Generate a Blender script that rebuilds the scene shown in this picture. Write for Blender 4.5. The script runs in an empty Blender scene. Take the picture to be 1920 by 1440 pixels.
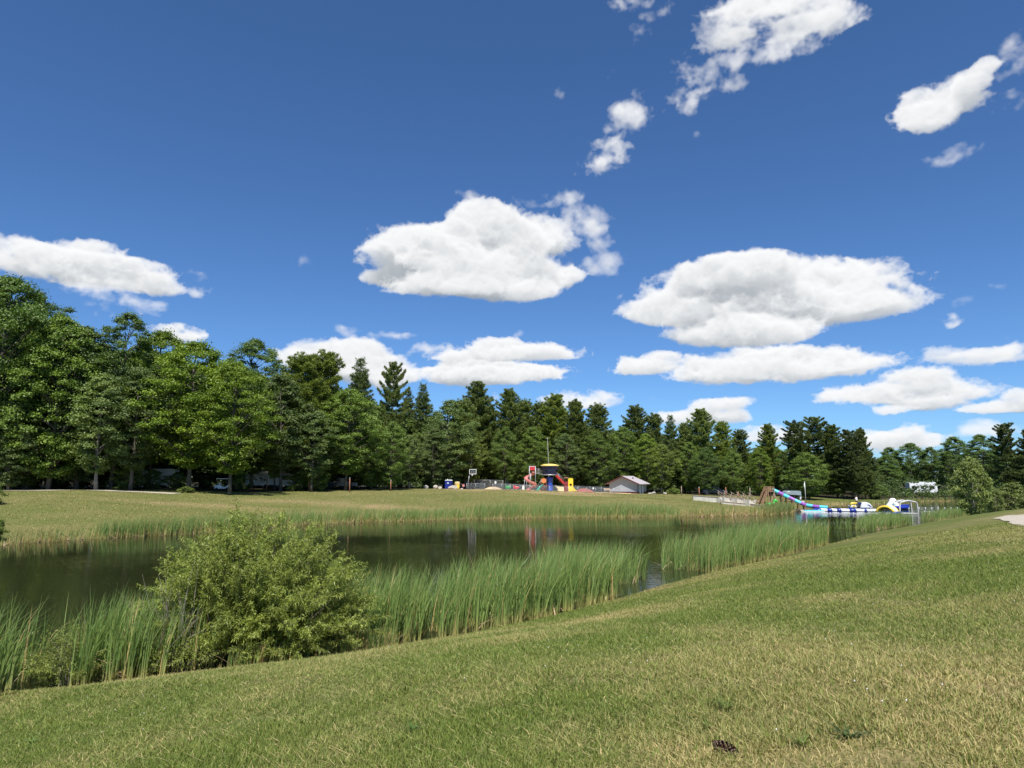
import bpy, bmesh, math, random
import numpy as np
from mathutils import Vector, Matrix

R = math.radians
random.seed(7)
rng = np.random.default_rng(7)
scene = bpy.context.scene
COL = scene.collection

# ------------------------------------------------------------------ camera, sky, sun, exposure
CAM_Z = 1.6
FPX = 1275.0            # focal length in photo pixels (photo is 1920 wide)
PITCH = R(7.9)
WATER = -3.4
cam_d = bpy.data.cameras.new("camera")
cam_d.sensor_width = 36.0
cam_d.lens = FPX / 1920.0 * 36.0
cam_d.clip_start = 0.1
cam_d.clip_end = 20000
cam = bpy.data.objects.new("camera", cam_d)
COL.objects.link(cam)
cam.location = (0, 0, CAM_Z)
cam.rotation_euler = (math.pi / 2 + PITCH, 0, 0)
scene.camera = cam

SUN_DIR = Vector((0.02, -0.50, 0.87)).normalized()      # towards the sun
SUN_EL = math.asin(SUN_DIR.z)
SUN_AZ = math.atan2(SUN_DIR.x, SUN_DIR.y)               # from +Y clockwise
sun_d = bpy.data.lights.new("sun", 'SUN')
sun_d.energy = 4.8
sun_d.angle = R(0.53)
sun_d.color = (1.0, 0.955, 0.88)
sun = bpy.data.objects.new("sun", sun_d)
COL.objects.link(sun)
sun.rotation_euler = SUN_DIR.to_track_quat('Z', 'Y').to_euler()
sun.location = (0, 0, 60)

SKY_STRENGTH = 0.074
SKY_TINT = (0.71, 1.03, 1.34)                           # the clear deep blue of a dry northern sky
scene.view_settings.view_transform = 'Standard'
scene.view_settings.look = 'None'
scene.view_settings.exposure = 0.5
scene.view_settings.gamma = 1.0


def ray(px, py):
    x = (px - 960.0) / FPX
    y = (720.0 - py) / FPX
    c, s = math.cos(PITCH), math.sin(PITCH)
    return (x, c - y * s, s + y * c)


def at_z(px, py, z):
    """point of the picture on the horizontal plane z"""
    r = ray(px, py)
    t = (z - CAM_Z) / r[2]
    return (r[0] * t, r[1] * t)


def at_y(px, py, Y):
    """point of the picture at the distance Y"""
    r = ray(px, py)
    t = Y / r[1]
    return Vector((r[0] * t, Y, CAM_Z + r[2] * t))


# ---- clouds: small volumes of vapour marched in numpy into a map of the whole sky (by direction)
def lattice(shape, cells, rs):
    """smooth random field, B-spline interpolated from a coarse lattice"""
    lat = rs.random([max(2, int(c)) + 4 for c in cells]).astype(np.float32)
    out = lat
    for ax, (n, c) in enumerate(zip(shape, cells)):
        c = max(2, int(c))
        p = np.linspace(0, c - 1e-3, n)
        i = p.astype(int)
        f = (p - i).astype(np.float32)
        W = np.zeros((n, c + 4), np.float32)
        r = np.arange(n)
        W[r, i] = (1 - f) ** 3 / 6
        W[r, i + 1] = (3 * f ** 3 - 6 * f ** 2 + 4) / 6
        W[r, i + 2] = (-3 * f ** 3 + 3 * f ** 2 + 3 * f + 1) / 6
        W[r, i + 3] = f ** 3 / 6
        out = np.moveaxis(np.tensordot(W, out, axes=(1, ax)), 0, ax)
    return out


CLOUDS = [   # (ellipses cx, cy, rx, ry in photo pixels, softness)
    ([(880, 492, 165, 66), (905, 432, 85, 50), (800, 470, 95, 42), (765, 525, 75, 34), (985, 455, 80, 52), (890, 538, 165, 28), (1010, 520, 70, 34)], 0.0),
    ([(1035, 376, 58, 18), (1092, 405, 38, 24), (1112, 450, 30, 36), (1120, 498, 42, 20), (1060, 430, 40, 30)], 0.75),
    ([(886, 374, 20, 13)], 0.7), ([(712, 461, 30, 12)], 0.8),
    ([(1430, 562, 225, 66), (1380, 515, 120, 42), (1270, 582, 98, 38), (1500, 525, 95, 42), (1610, 580, 112, 30), (1400, 622, 130, 32), (1560, 545, 80, 38)], 0.0),
    ([(1460, 692, 185, 27), (1325, 691, 58, 26), (1550, 675, 75, 19), (1440, 672, 105, 20), (1620, 684, 34, 15)], 0.15),
    ([(1205, 690, 62, 17), (1238, 676, 44, 16)], 0.1),
    ([(1690, 738, 150, 22), (1720, 708, 70, 18), (1640, 738, 100, 16), (1800, 736, 62, 13), (1740, 755, 80, 16)], 0.15),
    ([(1665, 772, 40, 9)], 0.2),
    ([(1830, 673, 90, 15), (1768, 664, 36, 13), (1885, 664, 60, 18)], 0.35), ([(1885, 640, 30, 8)], 0.8),
    ([(1862, 766, 60, 12), (1908, 747, 40, 18), (1915, 766, 60, 12)], 0.1),
    ([(1783, 601, 24, 13)], 0.4),
    ([(925, 703, 122, 19), (890, 682, 78, 24), (880, 712, 75, 12), (990, 700, 52, 18)], 0.0),
    ([(970, 662, 112, 17), (935, 650, 55, 16), (1040, 664, 45, 15)], 0.1), ([(976, 630, 15, 9)], 0.7),
    ([(815, 660, 42, 14), (775, 668, 30, 8)], 0.55),
    ([(690, 629, 55, 8), (650, 622, 25, 9)], 0.6), ([(765, 632, 28, 8)], 0.6),
    ([(640, 685, 105, 42), (720, 708, 72, 24), (590, 662, 52, 22), (670, 660, 50, 25)], 0.05),
    ([(150, 505, 165, 40), (250, 527, 90, 27), (70, 487, 80, 28), (180, 475, 60, 20)], 0.1),
    ([(205, 560, 85, 26), (270, 578, 40, 20)], 0.7), ([(366, 549, 27, 14)], 0.5), ([(378, 524, 20, 14)], 0.85),
    ([(335, 628, 50, 20)], 0.1), ([(-10, 458, 24, 20)], 0.4),
    ([(1345, 762, 62, 15), (1300, 784, 82, 14), (1365, 783, 45, 13)], 0.2),
    ([(1095, 750, 60, 20), (1140, 757, 30, 9), (1050, 752, 40, 12)], 0.4), ([(925, 742, 18, 9)], 0.5), ([(1226, 749, 18, 7)], 0.7),
    ([(1665, 825, 85, 26), (1720, 828, 60, 14)], 0.2), ([(1860, 806, 70, 16)], 0.6),
    ([(1440, 20, 115, 40), (1515, 40, 85, 48), (1365, 70, 55, 38)], 0.42),
    ([(1365, 105, 72, 40), (1440, 90, 60, 34), (1380, 155, 22, 18), (1500, 85, 55, 22)], 0.7),
    ([(1760, 200, 78, 42), (1738, 225, 60, 30), (1815, 158, 45, 24), (1845, 132, 32, 20), (1710, 190, 35, 26)], 0.15),
    ([(1800, 288, 46, 17)], 0.75), ([(1908, 100, 36, 34)], 0.75), ([(1890, 197, 34, 22)], 0.8),
    ([(1282, 180, 40, 36), (1310, 200, 24, 12)], 0.6), ([(1180, 220, 34, 36)], 0.65), ([(1134, 291, 42, 26)], 0.55),
    ([(1190, 8, 40, 16)], 0.7), ([(1236, 26, 28, 20)], 0.8), ([(1208, 56, 28, 14)], 0.8), ([(1046, 180, 11, 15)], 0.85),
    ([(1143, 138, 12, 12)], 0.95), ([(1295, 264, 18, 9)], 0.85), ([(572, 497, 22, 9)], 0.9), ([(1880, 533, 22, 8)], 0.9), ([(1808, 566, 18, 12)], 0.95),
    ([(1450, 815, 60, 14)], 0.3), ([(560, 850, 60, 14)], 0.3),
]


def build_cloud_map(W=4096):
    H = W // 2
    HB = H // 2                                   # rows above the horizon
    rad = np.zeros((HB, W), np.float32)           # brightness
    cov = np.zeros((HB, W), np.float32)           # coverage
    rs = np.random.default_rng(23)
    k = W / (2 * math.pi)

    def uv(px, py):
        d = Vector(ray(px, py)).normalized()
        return (0.25 * W + math.atan2(d.x, d.y) * k, math.asin(d.z) * k)
    for ell, soft in CLOUDS:
        es = []
        for cx, cy, rx, ry in ell:
            u, v = uv(cx, cy)
            ru = abs(uv(cx + rx, cy)[0] - uv(cx - rx, cy)[0]) / 2
            rv = abs(uv(cx, cy + ry)[1] - uv(cx, cy - ry)[1]) / 2
            es.append((u, v, ru, rv))
        m = 1.45
        u0 = int(min(u - m * ru for u, v, ru, rv in es)) - 4
        u1 = int(max(u + m * ru for u, v, ru, rv in es)) + 4
        v0 = max(0, int(min(v - m * rv for u, v, ru, rv in es)) - 4)
        v1 = int(max(v + m * rv for u, v, ru, rv in es)) + 4
        nu, nv = u1 - u0, v1 - v0
        big = max(rv for u, v, ru, rv in es)
        bigu = max(ru for u, v, ru, rv in es)
        depth = 2.6 * min(bigu, big * 1.6)
        nw = int(np.clip(depth / 2.4, 14, 40))
        U = np.arange(u0, u1, dtype=np.float32)[None, :, None]
        V = np.arange(v0, v1, dtype=np.float32)[:, None, None]
        Wd = np.linspace(-depth / 2, depth / 2, nw, dtype=np.float32)[None, None, :]
        shp = (nv, nu, nw)
        base = np.full(shp, -9, np.float32)
        # slow warp so the outline is no ellipse
        wl = 34.0
        wu = (lattice(shp, (nv / wl + 2, nu / wl + 2, 3), rs) - 0.5) * 16
        wv = (lattice(shp, (nv / wl + 2, nu / wl + 2, 3), rs) - 0.5) * 12
        for u, v, ru, rv in es:
            wz = max(ru * 0.45, rv) * (0.9 + 0.3 * rs.random())
            dw = (rs.random() - 0.5) * depth * 0.35
            dv = (V + wv - v) / rv
            if soft < 0.5:
                dv = np.where(dv < 0, dv * 1.22, dv)             # flatter undersides
            q = 1 - np.sqrt(((U + wu - u) / ru) ** 2 + dv ** 2 + ((Wd - dw) / wz) ** 2)
            mx = np.maximum(base, q)
            base = mx + 0.06 * np.exp(-np.abs(base - q) / 0.08) * (base > -5)
        fb = np.zeros(shp, np.float32)
        amp, cell = 1.0, max(10.0, min(44.0, big * 0.75))
        for o in range(6):
            if cell < 1.25:
                break
            n = lattice(shp, (nv / (cell * (0.8 if o == 0 else 1)) + 1, nu / (cell * (2.4 if o == 0 else 1.25)) + 1, depth / cell + 1), rs)
            n = 1 - np.abs(2 * n - 1) * 1.5 if soft < 0.5 else n    # billows or shreds
            fb += amp * (n - n.mean()) / (n.std() + 1e-6)
            amp *= 0.62 if soft < 0.5 else 0.70
            cell *= 0.5
        fb /= fb.std() + 1e-6
        if soft >= 0.5:
            g = np.clip(base * 0.75, -2, 0.20) + fb * (0.20 + 0.10 * soft) - 0.13
        else:
            g = np.clip(base * 1.15, -2, 0.36) + fb * (0.175 + 0.27 * soft) + 0.07 - 0.26 * soft
        dens = np.clip(g / (0.22 + 0.6 * soft), 0, 1)
        pxd = depth / nw
        sig = 0.11 * (1 - 0.86 * soft) * (26.0 / max(20.0, big)) ** 0.45
        # light from the sun, marched down from the top row (sun is high, a little to the right, behind the camera)
        su, sv, sw = SUN_DIR.x, SUN_DIR.z, SUN_DIR.y
        tau = np.zeros((nu, nw), np.float32)
        lit = np.zeros(shp, np.float32)
        shu = su / sv
        shw = -sw / sv / pxd
        for r in range(nv - 1, -1, -1):
            t1 = np.empty_like(tau); t1[:-1] = tau[1:]; t1[-1] = 0
            tau = tau + (t1 - tau) * shu
            t2 = np.empty_like(tau); t2[:, 1:] = tau[:, :-1]; t2[:, 0] = 0
            tau = tau + (t2 - tau) * shw
            d = dens[r]
            lit[r] = tau + d * 0.5
            tau = tau + d
        tau_s = lit * sig * 0.6
        L = 0.72 * np.exp(-tau_s * 1.0) + 0.28 * np.exp(-tau_s * 0.10)
        L = 0.36 + 0.64 * L
        a = 1 - np.exp(-dens * sig * pxd * 1.9)
        T = np.cumprod(1 - a, axis=2)
        Tb = np.concatenate([np.ones((nv, nu, 1), np.float32), T[:, :, :-1]], axis=2)
        wgt = Tb * a
        A = wgt.sum(2)
        B = (wgt * L).sum(2) / np.maximum(A, 1e-4)
        r0, r1 = v0, min(HB, v1)
        A = A[: r1 - r0]; B = B[: r1 - r0]
        cols = np.arange(u0, u1) % W
        oc = cov[r0:r1][:, cols]; orad = rad[r0:r1][:, cols]
        nc = A + oc * (1 - A)
        nr = (B * A + orad * oc * (1 - A)) / np.maximum(nc, 1e-4)
        cov[r0:r1, cols] = nc
        rad[r0:r1, cols] = nr
    img = bpy.data.images.new("cloud_map", W, H, alpha=False, float_buffer=True)
    img.colorspace_settings.name = 'Non-Color'
    px = np.zeros((H, W, 4), np.float32)
    px[..., 3] = 1
    px[HB:, :, 0] = rad
    px[HB:, :, 1] = cov
    img.pixels.foreach_set(px.ravel())
    img.update()
    img.pack()
    return img


world = bpy.data.worlds.new("World")
scene.world = world
world.use_nodes = True
wt = world.node_tree
for n in list(wt.nodes):
    wt.nodes.remove(n)
w_out = wt.nodes.new('ShaderNodeOutputWorld')
w_bg = wt.nodes.new('ShaderNodeBackground')
w_sky = wt.nodes.new('ShaderNodeTexSky')
w_sky.sky_type = 'NISHITA'
w_sky.sun_disc = False
w_sky.sun_elevation = SUN_EL
w_sky.sun_rotation = SUN_AZ
w_sky.altitude = 300
w_sky.air_density = 0.8
w_sky.dust_density = 0.35
w_sky.ozone_density = 3.2
w_bg.inputs['Strength'].default_value = SKY_STRENGTH
w_env = wt.nodes.new('ShaderNodeTexEnvironment')
w_env.image = build_cloud_map()
w_env.interpolation = 'Linear'
w_sep = wt.nodes.new('ShaderNodeSeparateColor')
w_ramp = wt.nodes.new('ShaderNodeValToRGB')
CK = 0.72 / SKY_STRENGTH
w_ramp.color_ramp.elements[0].position = 0.52
w_ramp.color_ramp.elements[0].color = (0.34, 0.385, 0.43, 1)
w_ramp.color_ramp.elements[1].position = 0.97
w_ramp.color_ramp.elements[1].color = (0.97, 0.975, 0.98, 1)
w_mul = wt.nodes.new('ShaderNodeVectorMath'); w_mul.operation = 'SCALE'
w_mul.inputs['Scale'].default_value = CK
w_mix = wt.nodes.new('ShaderNodeMix'); w_mix.data_type = 'RGBA'
wl_ = wt.links.new
wl_(w_env.outputs['Color'], w_sep.inputs[0])
wl_(w_sep.outputs[0], w_ramp.inputs[0])
wl_(w_ramp.outputs[0], w_mul.inputs[0])
wl_(w_sep.outputs[1], w_mix.inputs[0])
w_tint = wt.nodes.new('ShaderNodeVectorMath'); w_tint.operation = 'MULTIPLY'
w_tint.inputs[1].default_value = SKY_TINT
wl_(w_sky.outputs[0], w_tint.inputs[0])
wl_(w_tint.outputs[0], w_mix.inputs[6])
wl_(w_mul.outputs[0], w_mix.inputs[7])
wl_(w_mix.outputs[2], w_bg.inputs['Color'])
wl_(w_bg.outputs[0], w_out.inputs['Surface'])
world.cycles.sampling_method = 'MANUAL'
world.cycles.sample_map_resolution = 1024
scene.cycles.max_bounces = 6
scene.cycles.diffuse_bounces = 3
scene.cycles.glossy_bounces = 3
scene.cycles.transmission_bounces = 3
scene.cycles.transparent_max_bounces = 12
scene.cycles.caustics_reflective = False
scene.cycles.caustics_refractive = False
scene.cycles.use_denoising = True


# ------------------------------------------------------------------ materials
def new_mat(name):
    m = bpy.data.materials.new(name)
    m.use_nodes = True
    nt = m.node_tree
    b = nt.nodes['Principled BSDF']
    return m, nt, b


def plain(name, col, rough=0.6, metal=0.0, var=0.12, scale=3.0, spec=0.4, bump=0.0):
    """painted / plastic / metal surface with a little wear in colour and gloss"""
    m, nt, b = new_mat(name)
    tc = nt.nodes.new('ShaderNodeTexCoord')
    nz = nt.nodes.new('ShaderNodeTexNoise')
    nz.inputs['Scale'].default_value = scale
    nz.inputs['Detail'].default_value = 5
    rp = nt.nodes.new('ShaderNodeValToRGB')
    c = col
    rp.color_ramp.elements[0].position = 0.3
    rp.color_ramp.elements[0].color = (c[0] * (1 - var), c[1] * (1 - var), c[2] * (1 - var), 1)
    rp.color_ramp.elements[1].position = 0.7
    rp.color_ramp.elements[1].color = (min(1, c[0] * (1 + var)), min(1, c[1] * (1 + var)), min(1, c[2] * (1 + var)), 1)
    nt.links.new(tc.outputs['Object'], nz.inputs['Vector'])
    nt.links.new(nz.outputs['Fac'], rp.inputs[0])
    nt.links.new(rp.outputs[0], b.inputs['Base Color'])
    b.inputs['Roughness'].default_value = rough
    b.inputs['Metallic'].default_value = metal
    b.inputs['Specular IOR Level'].default_value = spec
    if bump:
        bp = nt.nodes.new('ShaderNodeBump')
        bp.inputs['Strength'].default_value = bump
        nt.links.new(nz.outputs['Fac'], bp.inputs['Height'])
        nt.links.new(bp.outputs[0], b.inputs['Normal'])
    return m


def leaf_mat(name, tint=(1, 1, 1), trans=0.28, rough=0.5, objvar=0.18, spec=0.35):
    """foliage: per-leaf colour from the mesh, a little per-plant variety, light passes through the leaf"""
    m, nt, b = new_mat(name)
    at = nt.nodes.new('ShaderNodeAttribute'); at.attribute_name = 'Col'
    oi = nt.nodes.new('ShaderNodeObjectInfo')
    mr = nt.nodes.new('ShaderNodeMapRange')
    mr.inputs['To Min'].default_value = 1 - objvar
    mr.inputs['To Max'].default_value = 1 + objvar
    nt.links.new(oi.outputs['Random'], mr.inputs['Value'])
    s1 = nt.nodes.new('ShaderNodeVectorMath'); s1.operation = 'MULTIPLY'
    s1.inputs[1].default_value = tint
    s2 = nt.nodes.new('ShaderNodeVectorMath'); s2.operation = 'SCALE'
    nt.links.new(at.outputs['Color'], s1.inputs[0])
    nt.links.new(s1.outputs[0], s2.inputs[0])
    nt.links.new(mr.outputs[0], s2.inputs['Scale'])
    nt.links.new(s2.outputs[0], b.inputs['Base Color'])
    b.inputs['Roughness'].default_value = rough
    b.inputs['Specular IOR Level'].default_value = spec
    tr = nt.nodes.new('ShaderNodeBsdfTranslucent')
    s3 = nt.nodes.new('ShaderNodeVectorMath'); s3.operation = 'MULTIPLY'
    s3.inputs[1].default_value = (1.15, 1.25, 0.55)
    nt.links.new(s2.outputs[0], s3.inputs[0])
    nt.links.new(s3.outputs[0], tr.inputs['Color'])
    mx = nt.nodes.new('ShaderNodeMixShader')
    mx.inputs[0].default_value = trans
    nt.links.new(b.outputs[0], mx.inputs[1])
    nt.links.new(tr.outputs[0], mx.inputs[2])
    nt.links.new(mx.outputs[0], nt.nodes['Material Output'].inputs['Surface'])
    return m


def bark_mat(name, c1, c2):
    m, nt, b = new_mat(name)
    tc = nt.nodes.new('ShaderNodeTexCoord')
    mp = nt.nodes.new('ShaderNodeMapping')
    mp.inputs['Scale'].default_value = (5, 5, 0.9)
    nz = nt.nodes.new('ShaderNodeTexNoise'); nz.inputs['Scale'].default_value = 2.2; nz.inputs['Detail'].default_value = 6
    rp = nt.nodes.new('ShaderNodeValToRGB')
    rp.color_ramp.elements[0].position = 0.35; rp.color_ramp.elements[0].color = (*c1, 1)
    rp.color_ramp.elements[1].position = 0.68; rp.color_ramp.elements[1].color = (*c2, 1)
    bp = nt.nodes.new('ShaderNodeBump'); bp.inputs['Strength'].default_value = 0.6
    nt.links.new(tc.outputs['Object'], mp.inputs[0])
    nt.links.new(mp.outputs[0], nz.inputs['Vector'])
    nt.links.new(nz.outputs['Fac'], rp.inputs[0])
    nt.links.new(rp.outputs[0], b.inputs['Base Color'])
    nt.links.new(nz.outputs['Fac'], bp.inputs['Height'])
    nt.links.new(bp.outputs[0], b.inputs['Normal'])
    b.inputs['Roughness'].default_value = 0.9
    b.inputs['Specular IOR Level'].default_value = 0.15
    return m


M = {}
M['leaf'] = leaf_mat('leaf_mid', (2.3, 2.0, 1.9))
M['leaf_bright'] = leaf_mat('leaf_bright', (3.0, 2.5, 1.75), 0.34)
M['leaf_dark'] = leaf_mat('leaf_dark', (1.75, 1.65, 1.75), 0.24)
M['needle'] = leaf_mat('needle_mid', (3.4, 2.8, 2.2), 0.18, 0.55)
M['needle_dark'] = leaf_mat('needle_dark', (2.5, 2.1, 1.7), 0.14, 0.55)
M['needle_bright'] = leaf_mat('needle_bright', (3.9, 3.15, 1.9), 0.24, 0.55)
M['willow'] = leaf_mat('willow_leaf', (1, 1, 1), 0.32, 0.45, 0.05)
M['reed'] = leaf_mat('reed_leaf', (1.68, 1.52, 1.65), 0.28, 0.42, 0.03, 0.4)
M['grass'] = leaf_mat('grass_blade', (1.56, 1.53, 1.40), 0.28, 0.55, 0.0, 0.3)
M['bark'] = bark_mat('bark', (0.035, 0.028, 0.022), (0.13, 0.11, 0.09))
M['bark_pale'] = bark_mat('bark_pale', (0.14, 0.125, 0.105), (0.36, 0.33, 0.29))
M['bark_grey'] = bark_mat('bark_grey', (0.06, 0.052, 0.042), (0.18, 0.16, 0.13))
M['dead'] = bark_mat('dead_wood', (0.16, 0.14, 0.11), (0.36, 0.32, 0.26))
M['white'] = plain('white_paint', (0.78, 0.78, 0.76), 0.4)
M['white_vinyl'] = plain('white_vinyl', (0.80, 0.81, 0.82), 0.3, spec=0.5, var=0.05)
M['blue_vinyl'] = plain('blue_vinyl', (0.02, 0.04, 0.30), 0.3, spec=0.5)
M['yellow_vinyl'] = plain('yellow_vinyl', (0.75, 0.55, 0.06), 0.3, spec=0.5)
M['green_vinyl'] = plain('green_vinyl', (0.05, 0.55, 0.08), 0.35, spec=0.5)
M['green_dark'] = plain('green_dark_plastic', (0.02, 0.28, 0.06), 0.4)
M['turq'] = plain('turquoise_fibreglass', (0.10, 0.58, 0.66), 0.28, spec=0.5, var=0.06)
M['purple'] = plain('purple_fibreglass', (0.27, 0.10, 0.42), 0.28, spec=0.5, var=0.08)
M['navy'] = plain('navy_panel', (0.012, 0.02, 0.075), 0.35)
M['blue'] = plain('blue_paint', (0.03, 0.075, 0.36), 0.4)
M['potty_blue'] = plain('potty_blue', (0.02, 0.04, 0.26), 0.45)
M['red'] = plain('red_plastic', (0.55, 0.045, 0.055), 0.38)
M['pink'] = plain('faded_red_plastic', (0.62, 0.24, 0.22), 0.4)
M['maroon'] = plain('maroon_panel', (0.20, 0.03, 0.035), 0.45)
M['brown_red'] = plain('maroon_trim', (0.09, 0.025, 0.025), 0.5)
M['yellow'] = plain('yellow_plastic', (0.80, 0.58, 0.04), 0.4)
M['pale_yellow'] = plain('pale_yellow_roof', (0.78, 0.62, 0.18), 0.45)
M['orange'] = plain('orange_plastic', (0.70, 0.22, 0.08), 0.4)
M['teal'] = plain('teal_plastic', (0.04, 0.42, 0.30), 0.35)
M['galv'] = plain('galvanised_steel', (0.42, 0.43, 0.44), 0.45, 0.6)
M['grey_pipe'] = plain('grey_pipe', (0.50, 0.50, 0.47), 0.5, 0.0)
M['dark_metal'] = plain('dark_metal', (0.05, 0.05, 0.05), 0.5, 0.3)
M['black'] = plain('black_rubber', (0.02, 0.02, 0.02), 0.7)
M['glass'] = plain('dark_glass', (0.012, 0.015, 0.02), 0.08, 0.0, spec=0.6)
M['wood'] = plain('weathered_wood', (0.27, 0.17, 0.10), 0.8, 0.0, 0.3, 6, 0.2)
M['post_wood'] = plain('post_wood', (0.33, 0.15, 0.085), 0.85, 0.0, 0.25, 5, 0.15)
M['wood_grey'] = plain('grey_wood', (0.33, 0.26, 0.20), 0.85, 0.0, 0.25, 5, 0.15)
M['tan'] = plain('tan_tarp', (0.52, 0.38, 0.24), 0.8, var=0.1)
M['sand_red'] = plain('red_vinyl_pillow', (0.30, 0.095, 0.075), 0.6, var=0.1)
M['stone'] = plain('boulder_stone', (0.46, 0.42, 0.36), 0.9, 0.0, 0.35, 2.5, 0.15, 0.4)
M['barrel'] = plain('tan_barrel', (0.55, 0.42, 0.20), 0.6, var=0.2)
M['concrete'] = plain('concrete', (0.62, 0.58, 0.50), 0.9, 0.0, 0.28, 1.3, 0.2, 0.25)
M['siding'] = plain('grey_siding', (0.33, 0.36, 0.40), 0.6, var=0.05)
M['roof_metal'] = plain('pale_metal_roof', (0.46, 0.42, 0.43), 0.45, 0.0, var=0.06)
M['canopy_grey'] = plain('grey_canopy', (0.24, 0.30, 0.32), 0.6)
M['skin'] = plain('skin', (0.50, 0.30, 0.22), 0.6, var=0.05)
M['cloth_white'] = plain('white_shirt', (0.75, 0.75, 0.75), 0.8, var=0.05)
M['cloth_dark'] = plain('dark_shorts', (0.03, 0.03, 0.05), 0.8, var=0.05)
M['hair'] = plain('dark_hair', (0.03, 0.02, 0.015), 0.7, var=0.05)
M['cone'] = plain('cone_scale', (0.055, 0.028, 0.018), 0.8, 0.0, 0.5, 40, 0.2)
M['cone_tip'] = plain('cone_scale_tip', (0.26, 0.19, 0.13), 0.85, 0.0, 0.3, 60, 0.2)
M['car_dark'] = plain('dark_car_paint', (0.012, 0.016, 0.03), 0.2, spec=0.6)
M['car_blue'] = plain('blue_car_paint', (0.02, 0.035, 0.09), 0.2, spec=0.6)


def mesh_wire_mat():
    """chain-link: diamond wires, air between them"""
    m, nt, b = new_mat('chain_link')
    b.inputs['Base Color'].default_value = (0.40, 0.42, 0.43, 1)
    b.inputs['Roughness'].default_value = 0.5
    b.inputs['Metallic'].default_value = 0.4
    tc = nt.nodes.new('ShaderNodeTexCoord')
    sp = nt.nodes.new('ShaderNodeSeparateXYZ')
    nt.links.new(tc.outputs['Object'], sp.inputs[0])

    def math_(op, a, b_=None, v=None):
        n = nt.nodes.new('ShaderNodeMath'); n.operation = op
        nt.links.new(a, n.inputs[0])
        if b_ is not None:
            nt.links.new(b_, n.inputs[1])
        elif v is not None:
            n.inputs[1].default_value = v
        return n.outputs[0]
    xy = math_('ADD', sp.outputs[0], sp.outputs[1])
    res = []
    for op in ('ADD', 'SUBTRACT'):
        s = math_(op, xy, sp.outputs[2])
        s = math_('MULTIPLY', s, v=14.0)
        s = math_('FRACT', s)
        res.append(math_('LESS_THAN', s, v=0.09))
    f = math_('MAXIMUM', res[0], res[1])
    tr = nt.nodes.new('ShaderNodeBsdfTransparent')
    mx = nt.nodes.new('ShaderNodeMixShader')
    nt.links.new(f, mx.inputs[0])
    nt.links.new(tr.outputs[0], mx.inputs[1])
    nt.links.new(b.outputs[0], mx.inputs[2])
    nt.links.new(mx.outputs[0], nt.nodes['Material Output'].inputs['Surface'])
    return m


M['link'] = mesh_wire_mat()


# ------------------------------------------------------------------ mesh helpers
def mesh_np(name, verts, faces_flat, nper, cols=None, smooth=False):
    """fast mesh from numpy; every face has nper corners"""
    me = bpy.data.meshes.new(name)
    verts = np.ascontiguousarray(verts, np.float32)
    nf = len(faces_flat) // nper
    me.vertices.add(len(verts))
    me.vertices.foreach_set('co', verts.ravel())
    me.loops.add(nf * nper)
    me.loops.foreach_set('vertex_index', np.ascontiguousarray(faces_flat, np.int32))
    me.polygons.add(nf)
    me.polygons.foreach_set('loop_start', np.arange(0, nf * nper, nper, dtype=np.int32))
    if smooth:
        me.polygons.foreach_set('use_smooth', np.ones(nf, bool))
    me.update(calc_edges=True)
    if cols is not None:
        ca = me.color_attributes.new('Col', 'FLOAT_COLOR', 'POINT')
        c4 = np.ones((len(verts), 4), np.float32)
        c4[:, :3] = cols
        ca.data.foreach_set('color', c4.ravel())
    return me


def link(name, me, mat, parent=None, loc=(0, 0, 0)):
    o = bpy.data.objects.new(name, me)
    COL.objects.link(o)
    if mat is not None:
        me.materials.append(mat)
    o.location = loc
    if parent is not None:
        o.parent = parent
    return o


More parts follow.
